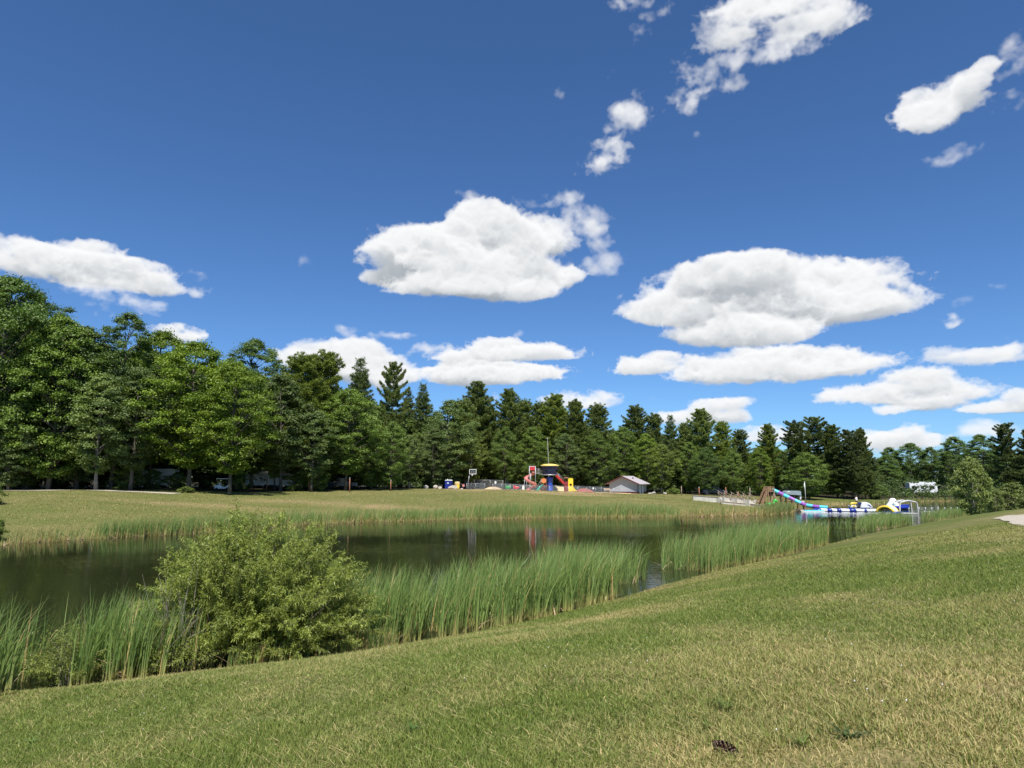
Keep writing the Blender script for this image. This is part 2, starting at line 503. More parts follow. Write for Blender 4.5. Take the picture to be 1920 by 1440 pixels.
class MB:
    def __init__(self):
        self.v = []
        self.f = []
        self.sm = []

    def add(self, vs, fs, smooth=False):
        k = len(self.v)
        self.v += [tuple(p) for p in vs]
        self.f += [tuple(i + k for i in f) for f in fs]
        self.sm += [smooth] * len(fs)
        return self

    def box(self, c, s, rz=0.0, ry=0.0, rx=0.0, taper=1.0):
        x, y, z = s[0] / 2, s[1] / 2, s[2] / 2
        pts = []
        mt = Matrix.Rotation(rz, 3, 'Z') @ Matrix.Rotation(ry, 3, 'Y') @ Matrix.Rotation(rx, 3, 'X')
        for dz in (-z, z):
            t = taper if dz > 0 else 1.0
            for dx, dy in ((-x, -y), (x, -y), (x, y), (-x, y)):
                pts.append(Vector(c) + mt @ Vector((dx * t, dy * t, dz)))
        return self.add(pts, [(3, 2, 1, 0), (4, 5, 6, 7), (0, 1, 5, 4), (1, 2, 6, 5), (2, 3, 7, 6), (3, 0, 4, 7)])

    def bar(self, a, b, w, h=None):
        a, b = Vector(a), Vector(b)
        d = b - a
        L = d.length
        q = d.to_track_quat('X', 'Z').to_matrix()
        h = h or w
        pts = []
        for dx in (0, L):
            for dy, dz in ((-w / 2, -h / 2), (w / 2, -h / 2), (w / 2, h / 2), (-w / 2, h / 2)):
                pts.append(a + q @ Vector((dx, dy, dz)))
        return self.add(pts, [(0, 1, 2, 3), (7, 6, 5, 4), (4, 5, 1, 0), (5, 6, 2, 1), (6, 7, 3, 2), (7, 4, 0, 3)])

    def tube(self, pts, r, n=8, caps=True, arc=None):
        pts = [Vector(p) for p in pts]
        rs = r if isinstance(r, (list, tuple)) else [r] * len(pts)
        vs, fs = [], []
        up = Vector((0, 0, 1))
        for i, p in enumerate(pts):
            a = pts[max(0, i - 1)]
            b = pts[min(len(pts) - 1, i + 1)]
            d = (b - a).normalized()
            ref = up if abs(d.z) < 0.95 else Vector((1, 0, 0))
            s = d.cross(ref).normalized()
            t = s.cross(d).normalized()
            for k in range(n):
                an = 2 * math.pi * k / n if arc is None else arc[0] + (arc[1] - arc[0]) * k / (n - 1)
                vs.append(p + (s * math.cos(an) + t * math.sin(an)) * rs[i])
        kk = n if arc is None else n - 1
        for i in range(len(pts) - 1):
            for k in range(kk):
                k2 = (k + 1) % n
                fs.append((i * n + k, i * n + k2, (i + 1) * n + k2, (i + 1) * n + k))
        if caps and arc is None:
            fs.append(tuple(range(n - 1, -1, -1)))
            e = (len(pts) - 1) * n
            fs.append(tuple(range(e, e + n)))
        return self.add(vs, fs, True)

    def lathe(self, prof, c=(0, 0, 0), n=20, smooth=True, cap=True, ang0=0.0):
        vs, fs = [], []
        for r, z in prof:
            for k in range(n):
                a = ang0 + 2 * math.pi * k / n
                vs.append((c[0] + r * math.cos(a), c[1] + r * math.sin(a), c[2] + z))
        for i in range(len(prof) - 1):
            for k in range(n):
                k2 = (k + 1) % n
                fs.append((i * n + k, i * n + k2, (i + 1) * n + k2, (i + 1) * n + k))
        if cap:
            fs.append(tuple(range(n - 1, -1, -1)))
            e = (len(prof) - 1) * n
            fs.append(tuple(range(e, e + n)))
        return self.add(vs, fs, smooth)

    def prism(self, prof, y0, y1, axis='y'):
        """profile in (x, z) extruded along y (or in (y, z) along x)"""
        n = len(prof)
        vs = []
        for y in (y0, y1):
            for a, z in prof:
                vs.append((a, y, z) if axis == 'y' else (y, a, z))
        fs = [tuple(range(n)), tuple(range(2 * n - 1, n - 1, -1))]
        for i in range(n):
            j = (i + 1) % n
            fs.append((i, i + n, j + n, j))
        return self.add(vs, fs)

    def build(self, name, mat, parent=None, loc=(0, 0, 0), bevel=0.0, rz=0.0):
        me = bpy.data.meshes.new(name)
        me.from_pydata([tuple(v) for v in self.v], [], self.f)
        me.polygons.foreach_set('use_smooth', np.array(self.sm, bool))
        bm = bmesh.new()
        bm.from_mesh(me)
        bmesh.ops.recalc_face_normals(bm, faces=bm.faces)
        if bevel > 0:
            bmesh.ops.bevel(bm, geom=[e for e in bm.edges if e.is_manifold and e.calc_face_angle(0) > 0.5], offset=bevel, segments=2, affect='EDGES')
        bm.to_mesh(me)
        bm.free()
        me.update()
        o = link(name, me, mat, parent, loc)
        o.rotation_euler.z = rz
        return o


def thing(name, label, cat, loc=(0, 0, 0), rz=0.0, group=None):
    o = bpy.data.objects.new(name, None)
    COL.objects.link(o)
    o.empty_display_size = 0.3
    o.location = loc
    o.rotation_euler.z = rz
    return tag(o, label, cat, group)


def tag(o, label=None, cat=None, group=None, kind=None):
    if label:
        o['label'] = label
    if cat:
        o['category'] = cat
    if group:
        o['group'] = group
    if kind:
        o['kind'] = kind
    return o


# ------------------------------------------------------------------ terrain: a pond between two banks
# shoreline points: photo pixel on the water level, bank width, bank height
NEAR = [((-14.0, 5.0), 17.0, 3.4), ((-12.6, 11.5), 17.0, 3.4)]
for (px, py, w, h) in [(0, 1300, 17.3, 3.4), (150, 1288, 17.3, 3.4), (300, 1270, 17.3, 3.4), (500, 1246, 17.2, 3.4), (700, 1216, 17.0, 3.4),
                       (860, 1192, 17.0, 3.4), (1000, 1163, 17.0, 3.4), (1160, 1122, 17.0, 3.4), (1240, 1098, 17.0, 3.4),
                       (1330, 1074, 16.5, 3.4), (1440, 1050, 16.0, 3.4), (1560, 1019, 15.5, 3.4), (1620, 1003, 15.0, 3.35),
                       (1690, 990, 17, 3.25), (1760, 976, 22, 2.95), (1825, 967, 27, 2.7)]:
    NEAR.append((at_z(px, py, WATER), w, h))
NEAR += [((60, 76.5), 32, 2.3), ((76, 81), 36, 2.1), ((110, 88), 36, 1.9), ((190, 104), 36, 1.8)]
FAR = []
for (px, py, w, h) in [(-420, 1062, 42, 3.4), (-150, 1034, 42, 3.4), (8, 1022, 43, 3.4), (187, 1010, 44, 3.4), (362, 1001, 46, 3.4), (500, 991, 48, 3.4),
                       (625, 982, 50, 3.4), (792, 977, 52, 3.4), (900, 974, 50, 3.4), (1000, 972, 48, 3.4), (1100, 971, 46, 3.2), (1200, 970, 44, 2.75),
                       (1300, 969, 40, 2.4), (1400, 967, 36, 2.0), (1460, 964, 32, 1.7), (1500, 958, 28, 1.5), (1560, 950, 26, 1.3),
                       (1640, 947, 22, 1.0), (1720, 942, 18, 0.9), (1800, 939, 16, 0.9)]:
    FAR.append((at_z(px, py, WATER), w, h))
FAR += [((150, 168), 14, 1.2), ((200, 165), 14, 1.2)]
FAR = [((-75, 5), 42, 3.4)] + FAR
SHORE = NEAR + FAR[::-1]
SP = np.array([p[0] for p in SHORE])
SW = np.array([p[1] for p in SHORE], float)
SH = np.array([p[2] for p in SHORE], float)


def shore_query(x, y):
    """signed distance to the shore (+ on land), bank width and height there"""
    x = np.atleast_1d(np.asarray(x, float)).ravel()
    y = np.atleast_1d(np.asarray(y, float)).ravel()
    n = len(SP)
    best = np.full(x.shape, 1e18)
    inside = np.zeros(x.shape, bool)
    wn = np.zeros_like(x); wsum = np.zeros_like(x); hsum = np.zeros_like(x)
    ds = []
    for i in range(n):
        a, b = SP[i], SP[(i + 1) % n]
        d = b - a
        L2 = d @ d
        t = np.clip(((x - a[0]) * d[0] + (y - a[1]) * d[1]) / L2, 0, 1)
        dx = x - (a[0] + t * d[0]); dy = y - (a[1] + t * d[1])
        q = np.sqrt(dx * dx + dy * dy)
        w = SW[i] + (SW[(i + 1) % n] - SW[i]) * t
        h = SH[i] + (SH[(i + 1) % n] - SH[i]) * t
        wt_ = 1.0 / (q + 0.6) ** 4
        wn += wt_; wsum += wt_ * w; hsum += wt_ * h
        best = np.minimum(best, q)
        c = ((a[1] > y) != (b[1] > y)) & (x < (b[0] - a[0]) * (y - a[1]) / (b[1] - a[1] + 1e-12) + a[0])
        inside ^= c
    return np.where(inside, -best, best), wsum / wn, hsum / wn


def vnoise(x, y, s, seed):
    """value noise over the plane, cell size s"""
    t = np.random.default_rng(seed).random((256, 256))
    X = x / s; Y = y / s
    xi = np.floor(X).astype(int); yi = np.floor(Y).astype(int)
    fx = X - xi; fy = Y - yi
    fx = fx * fx * (3 - 2 * fx); fy = fy * fy * (3 - 2 * fy)
    a = t[xi % 256, yi % 256]; b = t[(xi + 1) % 256, yi % 256]
    c = t[xi % 256, (yi + 1) % 256]; d = t[(xi + 1) % 256, (yi + 1) % 256]
    return (a * (1 - fx) + b * fx) * (1 - fy) + (c * (1 - fx) + d * fx) * fy


def ground(x, y):
    shp = np.shape(x)
    d, w, h = shore_query(x, y)
    X = np.ravel(np.asarray(x, float)); Y = np.ravel(np.asarray(y, float))
    t = np.clip(d / w, 0, 1)
    z = WATER + h * (1 - (1 - t) ** 1.22)
    z = np.where(d < 0, WATER + np.maximum(d * 0.22, -1.6), z)
    z = z + (vnoise(X, Y, 5.0, 3) - 0.5) * 0.10 * np.clip(d / 3, 0, 1) + (vnoise(X, Y, 1.7, 4) - 0.5) * 0.035 * np.clip(d / 2, 0, 1)
    return z.reshape(shp) if shp else float(z[0])


def gz(x, y):
    return float(ground(np.array([x]), np.array([y]))[0])


def ground_hit(px, py):
    r = ray(px, py)
    t = 1.0
    for i in range(4000):
        x, y, z = r[0] * t, r[1] * t, CAM_Z + r[2] * t
        if z <= gz(x, y):
            break
        t += 0.02 if t < 12 else 0.1
    return Vector((x, y, gz(x, y)))


def wood_edge(x):
    """distance y at which the wood begins"""
    return np.interp(x, [-200, -110, -70, -40, -20, 0, 40, 75, 95, 130, 200], [92, 94, 100, 108, 128, 148, 152, 150, 155, 165, 160])


def axis(lo, hi, seg):
    pts = [lo]
    while pts[-1] < hi:
        x = pts[-1]
        for a, b, s in seg:
            if a <= x < b:
                pts.append(x + s)
                break
    return np.array(pts)


gx = axis(-2500, 2500, [(-2501, -320, 220), (-320, -120, 8), (-120, -24, 1.6), (-24, 34, 0.8), (34, 130, 1.6), (130, 320, 8), (320, 2600, 220)])
gy = axis(-1200, 3500, [(-1201, -160, 150), (-160, -12, 8), (-12, 50, 0.8), (50, 175, 1.4), (175, 330, 8), (330, 3700, 220)])
GX, GY = np.meshgrid(gx, gy)
GZ = ground(GX, GY)
nx, ny = len(gx), len(gy)
idx = np.arange(nx * ny).reshape(ny, nx)
fq = np.stack([idx[:-1, :-1], idx[:-1, 1:], idx[1:, 1:], idx[1:, :-1]], -1).reshape(-1)
gv = np.stack([GX, GY, GZ], -1).reshape(-1, 3)
gd, _, _ = shore_query(GX, GY)
gd = gd.reshape(GX.shape)
# colour masks: R = dryness, G = wood floor, B = mud at the water
dry = 0.5 * vnoise(GX, GY, 9.0, 11) + 0.3 * vnoise(GX, GY, 3.5, 12) + 0.2 * vnoise(GX, GY, 1.6, 13)
dry = np.clip((dry - 0.46) * 3.0 + 0.30, 0, 1)
far_side = (GY > 46) & (GX < GY * 0.45)
dry = np.where(far_side, 0.16 + 0.22 * vnoise(GX, GY, 4.0, 15) + 0.16 * vnoise(GX, GY, 1.7, 16) - 0.10 * vnoise(GX, GY, 22, 17), dry)
for (px, py, Y, rx, ry, s) in [(1060, 926, 124, 9, 2.2, 0.9), (1100, 931, 119, 7, 1.2, 0.8), (1010, 929, 121, 6, 1.5, 0.5), (855, 915, 130, 6, 2.6, 1.1), (880, 919, 126, 5, 2.4, 0.7),
                               (1445, 929, 112, 5, 2.5, 0.9), (1425, 924, 118, 4, 3, 0.8), (1540, 938, 122, 7, 2, 0.4), (1210, 938, 114, 4, 1, 0.6),
                               (370, 925, 86, 14, 2.5, 0.5), (560, 922, 96, 8, 2.5, 0.4), (730, 938, 94, 6, 3, 0.5), (1100, 914, 136, 20, 1.5, 0.6), (1165, 915, 133, 6, 2, 0.6)]:
    p = at_y(px, py, Y)
    dry = dry + s * np.exp(-((GX - p.x) / rx) ** 2 - ((GY - p.y) / ry) ** 2) * (0.55 + 0.9 * vnoise(GX, GY, 1.9, 31))
dry = np.where((GX > 7) & (GY > 12) & (GY < 60), dry * 0.6, dry)
SPOTS = [(tuple(ground_hit(px, py))[:2], r_, a_) for px, py, r_, a_ in ((1250, 1402, .22, .9), (1590, 1425, .35, .7), (1150, 1385, .30, .6), (1850, 1392, .30, .7), (1200, 1296, .20, .9), (1740, 1350, .35, .6), (1060, 1362, .28, .7),
                                                                          (500, 1302, .5, .6), (900, 1312, .6, .5), (170, 1372, .35, .6), (1030, 1395, .3, .7), (1300, 1432, .35, .8), (1475, 1424, .22, .9), (700, 1290, .5, .5), (1800, 1290, .6, .5))]


def spots(x, y):
    q = np.zeros(np.shape(x))
    for (sx, sy), r_, a_ in SPOTS:
        q = q + a_ * np.exp(-(((x - sx) / r_) ** 2 + ((y - sy) / (r_ * 0.8)) ** 2)) * (0.6 + 0.8 * vnoise(x, y, 0.13, 71))
    return q


dry = dry + 0.12 * np.exp(-((GX - 3.5) / 4.5) ** 2 - ((GY - 4.0) / 1.9) ** 2)
dry = np.clip(dry, 0, 1.3)
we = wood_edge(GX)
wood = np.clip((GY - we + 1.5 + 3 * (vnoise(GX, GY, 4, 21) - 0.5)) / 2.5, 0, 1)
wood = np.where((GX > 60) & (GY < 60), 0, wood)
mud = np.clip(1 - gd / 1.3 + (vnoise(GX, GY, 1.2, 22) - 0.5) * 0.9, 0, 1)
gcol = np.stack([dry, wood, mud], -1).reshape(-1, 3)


def ground_material():
    m, nt, b = new_mat('turf')
    L = nt.links.new
    at = nt.nodes.new('ShaderNodeAttribute'); at.attribute_name = 'Col'
    sp = nt.nodes.new('ShaderNodeSeparateColor')
    L(at.outputs['Color'], sp.inputs[0])
    geo = nt.nodes.new('ShaderNodeNewGeometry')

    def noise(scale, detail=4, rough=0.6):
        n = nt.nodes.new('ShaderNodeTexNoise')
        n.inputs['Scale'].default_value = scale
        n.inputs['Detail'].default_value = detail
        n.inputs['Roughness'].default_value = rough
        L(geo.outputs['Position'], n.inputs['Vector'])
        return n.outputs['Fac']

    def ramp(f, stops):
        r = nt.nodes.new('ShaderNodeValToRGB')
        e = r.color_ramp.elements
        while len(e) < len(stops):
            e.new(0.5)
        for el, (p, c) in zip(e, stops):
            el.position = p
            el.color = (*c, 1)
        L(f, r.inputs[0])
        return r.outputs[0]

    def mix(f, a, b_):
        n = nt.nodes.new('ShaderNodeMix'); n.data_type = 'RGBA'
        if isinstance(f, float):
            n.inputs[0].default_value = f
        else:
            L(f, n.inputs[0])
        L(a, n.inputs[6]); L(b_, n.inputs[7])
        return n.outputs[2]

    def mth(op, a, v):
        n = nt.nodes.new('ShaderNodeMath'); n.operation = op
        L(a, n.inputs[0])
        if isinstance(v, (float, int)):
            n.inputs[1].default_value = v
        else:
            L(v, n.inputs[1])
        n.use_clamp = True
        return n.outputs[0]
    fine = noise(22, 6, 0.75)
    mid = noise(2.6, 5, 0.65)
    big = noise(0.35, 4)
    green = ramp(fine, [(0.30, (0.030, 0.050, 0.010)), (0.5, (0.080, 0.112, 0.022)), (0.72, (0.165, 0.185, 0.055))])
    green2 = ramp(fine, [(0.30, (0.050, 0.062, 0.016)), (0.5, (0.125, 0.135, 0.038)), (0.72, (0.23, 0.215, 0.085))])
    gmix = mix(mth('MULTIPLY', big, 1.0), green, green2)
    straw = ramp(fine, [(0.28, (0.11, 0.085, 0.035)), (0.5, (0.25, 0.195, 0.09)), (0.75, (0.42, 0.33, 0.19))])
    dirt = ramp(fine, [(0.3, (0.24, 0.16, 0.085)), (0.7, (0.46, 0.34, 0.20))])
    # dryness = mask + mottling
    dm = mth('ADD', sp.outputs[0], mth('MULTIPLY', mid, 0.9))
    f1 = nt.nodes.new('ShaderNodeMapRange'); f1.inputs['From Min'].default_value = 0.50; f1.inputs['From Max'].default_value = 1.15
    s1 = nt.nodes.new('ShaderNodeMath'); s1.operation = 'ADD'
    L(sp.outputs[0], s1.inputs[0])
    mm = nt.nodes.new('ShaderNodeMath'); mm.operation = 'MULTIPLY'; mm.inputs[1].default_value = 0.75
    L(mid, mm.inputs[0]); L(mm.outputs[0], s1.inputs[1])
    L(s1.outputs[0], f1.inputs['Value'])
    c = mix(f1.outputs[0], gmix, straw)
    f2 = nt.nodes.new('ShaderNodeMapRange'); f2.inputs['From Min'].default_value = 1.20; f2.inputs['From Max'].default_value = 1.55
    L(s1.outputs[0], f2.inputs['Value'])
    c = mix(f2.outputs[0], c, dirt)
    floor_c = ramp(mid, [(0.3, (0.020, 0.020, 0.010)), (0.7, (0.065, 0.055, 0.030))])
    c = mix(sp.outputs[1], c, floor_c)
    mud_c = ramp(fine, [(0.3, (0.045, 0.034, 0.018)), (0.7, (0.15, 0.115, 0.06))])
    c = mix(sp.outputs[2], c, mud_c)
    L(c, b.inputs['Base Color'])
    b.inputs['Roughness'].default_value = 0.95
    b.inputs['Specular IOR Level'].default_value = 0.1
    bp = nt.nodes.new('ShaderNodeBump'); bp.inputs['Strength'].default_value = 0.55; bp.inputs['Distance'].default_value = 0.04
    L(fine, bp.inputs['Height'])
    L(bp.outputs[0], b.inputs['Normal'])
    return m


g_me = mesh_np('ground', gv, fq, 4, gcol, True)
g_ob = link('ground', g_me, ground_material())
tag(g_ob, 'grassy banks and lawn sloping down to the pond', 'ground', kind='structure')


def water_material():
    m, nt, b = new_mat('pond_water')
    L = nt.links.new
    geo = nt.nodes.new('ShaderNodeNewGeometry')
    b.inputs['Base Color'].default_value = (0.019, 0.023, 0.009, 1)
    b.inputs['Roughness'].default_value = 0.035
    b.inputs['IOR'].default_value = 1.333
    mp = nt.nodes.new('ShaderNodeMapping')
    mp.inputs['Rotation'].default_value = (0, 0, R(-35))
    mp.inputs['Scale'].default_value = (0.55, 1.5, 1)
    n1 = nt.nodes.new('ShaderNodeTexNoise'); n1.inputs['Scale'].default_value = 2.6; n1.inputs['Detail'].default_value = 3
    n2 = nt.nodes.new('ShaderNodeTexNoise'); n2.inputs['Scale'].default_value = 0.08; n2.inputs['Detail'].default_value = 2
    L(geo.outputs['Position'], mp.inputs[0]); L(mp.outputs[0], n1.inputs['Vector']); L(geo.outputs['Position'], n2.inputs['Vector'])
    mr = nt.nodes.new('ShaderNodeMapRange')
    mr.inputs['From Min'].default_value = 0.45; mr.inputs['From Max'].default_value = 0.68
    mr.inputs['To Min'].default_value = 0.35; mr.inputs['To Max'].default_value = 1.4
    L(n2.outputs['Fac'], mr.inputs['Value'])
    bp = nt.nodes.new('ShaderNodeBump'); bp.inputs['Distance'].default_value = 0.012
    L(mr.outputs[0], bp.inputs['Strength'])
    L(n1.outputs['Fac'], bp.inputs['Height'])
    L(bp.outputs[0], b.inputs['Normal'])
    return m


wx = np.linspace(-110, 230, 69); wy = np.linspace(-5, 185, 39)
WX, WY = np.meshgrid(wx, wy)
wd, _, _ = shore_query(WX, WY)
ii = np.arange(WX.size).reshape(WX.shape)
quads = np.stack([ii[:-1, :-1], ii[:-1, 1:], ii[1:, 1:], ii[1:, :-1]], -1).reshape(-1, 4)
keep = (wd[quads] < 4).any(1)
w_me = mesh_np('pond', np.stack([WX.ravel(), WY.ravel(), np.full(WX.size, WATER)], -1), quads[keep].ravel(), 4)
tag(link('pond_water', w_me, water_material()), 'dark still pond reflecting the far bank and trees', 'water', kind='structure')


# ------------------------------------------------------------------ sheets laid on the ground: gravel, sand
def sheet(name, poly_pts, mat, label, cat, lift=0.012, step=1.0):
    """polygon cut into a grid that follows the ground"""
    P = np.array(poly_pts)
    bm = bmesh.new()
    vs = [bm.verts.new((x, y, 0)) for x, y in P]
    bm.faces.new(vs)
    x0, y0 = P.min(0); x1, y1 = P.max(0)
    for x in np.arange(math.floor(x0), x1, step):
        bmesh.ops.bisect_plane(bm, geom=bm.verts[:] + bm.edges[:] + bm.faces[:], plane_co=(x, 0, 0), plane_no=(1, 0, 0))
    for y in np.arange(math.floor(y0), y1, step):
        bmesh.ops.bisect_plane(bm, geom=bm.verts[:] + bm.edges[:] + bm.faces[:], plane_co=(0, y, 0), plane_no=(0, 1, 0))
    xs = np.array([v.co.x for v in bm.verts]); ys = np.array([v.co.y for v in bm.verts])
    zs = ground(xs, ys)
    for v, z in zip(bm.verts, zs):
        v.co.z = z + lift
    me = bpy.data.meshes.new(name)
    bm.to_mesh(me); bm.free()
    me.polygons.foreach_set('use_smooth', np.ones(len(me.polygons), bool))
    return tag(link(name, me, mat), label, cat, kind='structure')


M['gravel'] = plain('gravel', (0.42, 0.37, 0.30), 0.95, 0.0, 0.25, 9, 0.1, 0.3)
M['sand'] = plain('play_sand', (0.60, 0.44, 0.24), 0.95, 0.0, 0.2, 2, 0.1, 0.2)


def wobble(pts, n=10, amp=0.35, seed=1):
    r = random.Random(seed)
    out = []
    for i in range(len(pts)):
        a, b = pts[i], pts[(i + 1) % len(pts)]
        for k in range(n):
            t = k / n
            out.append((a[0] + (b[0] - a[0]) * t + r.uniform(-amp, amp), a[1] + (b[1] - a[1]) * t + r.uniform(-amp, amp)))
    return out


PATH = [tuple(ground_hit(px, py))[:2] for px, py in ((1866, 972), (1884, 967.5), (1918, 965.5), (1990, 966), (2040, 1000), (1945, 990), (1896, 982))]
sheet('gravel_path', wobble(PATH, 8, 0.22, 5), M['gravel'], 'pale gravel path at the right edge on the near bank', 'path', 0.03, 0.5)
sheet('gravel_road', wobble([(-120, 89.5), (-75, 92.5), (-48, 97.5), (-48, 99.5), (-76, 97.5), (-120, 95.0)], 14, 0.3, 6), M['gravel'], 'narrow pale gravel road along the foot of the left wood', 'road', 0.04)
sheet('play_sand', wobble([(-8.5, 133), (4, 130.5), (20, 129.5), (24, 131), (23, 145), (-8, 146)], 14, 0.35, 8), M['sand'], 'yellow sand bed under the play equipment', 'sand', 0.04)


# ------------------------------------------------------------------ leaf and blade builders (numpy)
def leaf_quads(c, nrm, size, asp, r_):
    """rhombic leaves at c facing nrm; returns verts, faces"""
    n = len(c)
    nrm = nrm / (np.linalg.norm(nrm, axis=1, keepdims=True) + 1e-9)
    ref = r_.normal(size=(n, 3))
    t = np.cross(nrm, ref); t /= np.linalg.norm(t, axis=1, keepdims=True) + 1e-9
    s = np.cross(nrm, t)
    L = size[:, None]; Wd = (size * asp)[:, None]
    v = np.stack([c - t * L * 0.5, c + s * Wd * 0.5 + nrm * L * 0.06, c + t * L * 0.5, c - s * Wd * 0.5 - nrm * L * 0.06], 1).reshape(-1, 3)
    return v, np.arange(4 * n)


def blades(base, hgt, wid, lean_dir, lean, curl, segs=3, face=None, r_=rng):
    """tapered, bending strips: base (n,3); returns verts, quad faces, height fraction per vert"""
    n = len(base)
    ts = np.linspace(0, 1, segs + 1)
    if face is None:
        face = r_.random(n) * 2 * math.pi
    sd = np.stack([np.cos(face), np.sin(face), np.zeros(n)], 1)
    vs, fr = [], []
    for t in ts:
        off = lean_dir * (lean * t + curl * t * t * t)[:, None] * hgt[:, None]
        z = hgt * t * (1 - 0.25 * np.clip(lean * t + curl * t * t, 0, 1) ** 2)
        p = base + off + np.stack([np.zeros(n), np.zeros(n), z], 1)
        w = wid * (1.0 - t ** 1.6) * 0.5 + 0.0008
        vs.append(p - sd * w[:, None]); vs.append(p + sd * w[:, None])
        fr += [t, t]
    V = np.stack(vs, 1).reshape(-1, 3)
    k = 2 * (segs + 1)
    b0 = (np.arange(n) * k)[:, None]
    F = []
    for i in range(segs):
        F.append(np.stack([b0[:, 0] + 2 * i, b0[:, 0] + 2 * i + 1, b0[:, 0] + 2 * i + 3, b0[:, 0] + 2 * i + 2], 1))
    F = np.stack(F, 1).reshape(-1)
    return V, F, np.tile(np.array(fr), n), k


# ------------------------------------------------------------------ lawn grass near the camera
def in_poly(x, y, P):
    c = np.zeros(x.shape, bool)
    for (ax, ay), (bx, by) in zip(P, P[1:] + P[:1]):
        c ^= ((ay > y) != (by > y)) & (x < (bx - ax) * (y - ay) / (by - ay + 1e-12) + ax)
    return c


def lawn():
    n = 1700000
    r_ = np.random.default_rng(5)
    # more blades close by: distance drawn so that the picture is evenly filled
    u = r_.random(n)
    dist = 2.6 + (44 - 2.6) * u ** 2.1
    az = (r_.random(n) - 0.5) * R(92)
    x = dist * np.sin(az); y = dist * np.cos(az)
    d, _, _ = shore_query(x, y)
    dr = 0.5 * vnoise(x, y, 9.0, 11) + 0.3 * vnoise(x, y, 3.5, 12) + 0.2 * vnoise(x, y, 1.6, 13)
    dr = np.clip((dr - 0.46) * 3.0 + 0.30, 0, 1) + 0.35 * np.exp(-((x - 3.5) / 4.5) ** 2 - ((y - 4.0) / 1.9) ** 2)
    dr = np.where((x > 7) & (y > 12), dr * 0.6, dr)
    bare = spots(x, y)
    dr = dr * 0.92 + 0.5 * bare
    tuft = vnoise(x, y, 0.22, 41)
    tuft2 = vnoise(x, y, 0.75, 42)
    ok = (d > 0.15) & (r_.random(n) < np.clip(0.35 + 1.1 * tuft * (0.5 + tuft2) - 0.30 * dr - 0.12 * bare, 0.14, 1)) & ~in_poly(x, y, PATH)
    x, y, dist, dr, tuft, tuft2 = (a[ok] for a in (x, y, dist, dr, tuft, tuft2))
    n = len(x)
    z = ground(x, y)
    h = (0.024 + 0.038 * r_.random(n) ** 1.4) * (0.65 + 0.7 * tuft2) * (1 + 0.25 * (dist > 12)) * np.where(r_.random(n) < 0.025, 1.7, 1)
    w = 0.0035 + 0.0035 * r_.random(n) + dist * 0.00042
    ld = r_.normal(size=(n, 3)); ld[:, 2] = 0; ld /= np.linalg.norm(ld, axis=1, keepdims=True) + 1e-9
    flat = r_.random(n) < 0.05 + 0.15 * np.clip(dr, 0, 1)          # dead blades lying in the sward
    lean = np.where(flat, 1.5 + r_.random(n), 0.08 + 0.55 * r_.random(n) ** 1.5)
    w = np.where(flat, w * 0.8, w * 0.85)
    V, F, fr, k = blades(np.stack([x, y, z - 0.004], 1), h, w, ld, lean, 0.45 * r_.random(n), 2, None, r_)
    straw = np.clip((dr + 0.55 * r_.random(n) - 0.45) * 1.2, 0, 1) * (r_.random(n) < 0.75)
    straw = np.where(flat, 0.75 + 0.25 * r_.random(n), straw)
    g1 = np.array([0.060, 0.100, 0.018]); g2 = np.array([0.165, 0.200, 0.048]); s1 = np.array([0.33, 0.275, 0.14])
    q = (r_.random(n) * 0.6 + 0.4 * tuft)[:, None]
    c = g1 * (1 - q) + g2 * q
    c = c * (1 - straw[:, None]) + s1 * straw[:, None]
    c = c * (0.75 + 0.5 * r_.random(n))[:, None]
    me = mesh_np('lawn_grass', V, F, 4, np.repeat(c, k, 0))
    tag(link('grass', me, M['grass']), 'short mown lawn grass with dry straw patches on the near bank', 'grass', kind='stuff')


lawn()


def far_grass():
    n = 420000
    r_ = np.random.default_rng(15)
    px = r_.random(n) * 1900 - 120
    Y = 50 + 95 * r_.random(n)
    x = (px - 960) / FPX * Y
    d, w, h = shore_query(x, Y)
    ok = (d > 0.4) & (d < w * 1.05) & (Y < wood_edge(x) - 1) & (r_.random(n) < 0.25 + 1.2 * vnoise(x, Y, 1.3, 51) * vnoise(x, Y, 6.0, 52)) & (x < Y * 0.5)
    ok &= ~((x > -9) & (x < 25) & (Y > 129.5))
    x, Y = x[ok], Y[ok]
    n = len(x)
    z = ground(x, Y)
    hgt = 0.05 + 0.09 * r_.random(n)
    ld = r_.normal(size=(n, 3)); ld[:, 2] = 0; ld /= np.linalg.norm(ld, axis=1, keepdims=True)
    V, F, fr, k = blades(np.stack([x, Y, z - 0.01], 1), hgt, 0.03 + 0.04 * r_.random(n), ld, 0.3 + 0.7 * r_.random(n), 0.4 * r_.random(n), 2, None, r_)
    q = r_.random(n)[:, None]
    c = np.array([0.07, 0.11, 0.022]) * (1 - q) + np.array([0.17, 0.18, 0.055]) * q
    straw = (r_.random(n) < 0.02 + 0.42 * vnoise(x, Y, 3.0, 53))[:, None]
    c = np.where(straw, np.array([0.30, 0.245, 0.115]) * (0.7 + 0.6 * r_.random((n, 1))), c)
    me = mesh_np('bank_grass', V, F, 4, np.repeat(c, k, 0))
    tag(link('grass', me, M['grass']), 'mown grass with straw patches on the far bank of the pond', 'grass', kind='stuff')


far_grass()


# ------------------------------------------------------------------ cattails and rushes in beds along the shore
def along(poly, s0px, s1px):
    """sub-polyline of the shoreline between two picture columns"""
    out = []
    for (x, y), w, h in poly:
        p = 960 + FPX * x / (y * math.cos(PITCH) + (WATER - CAM_Z) * math.sin(PITCH))
        out.append((p, x, y))
    return out


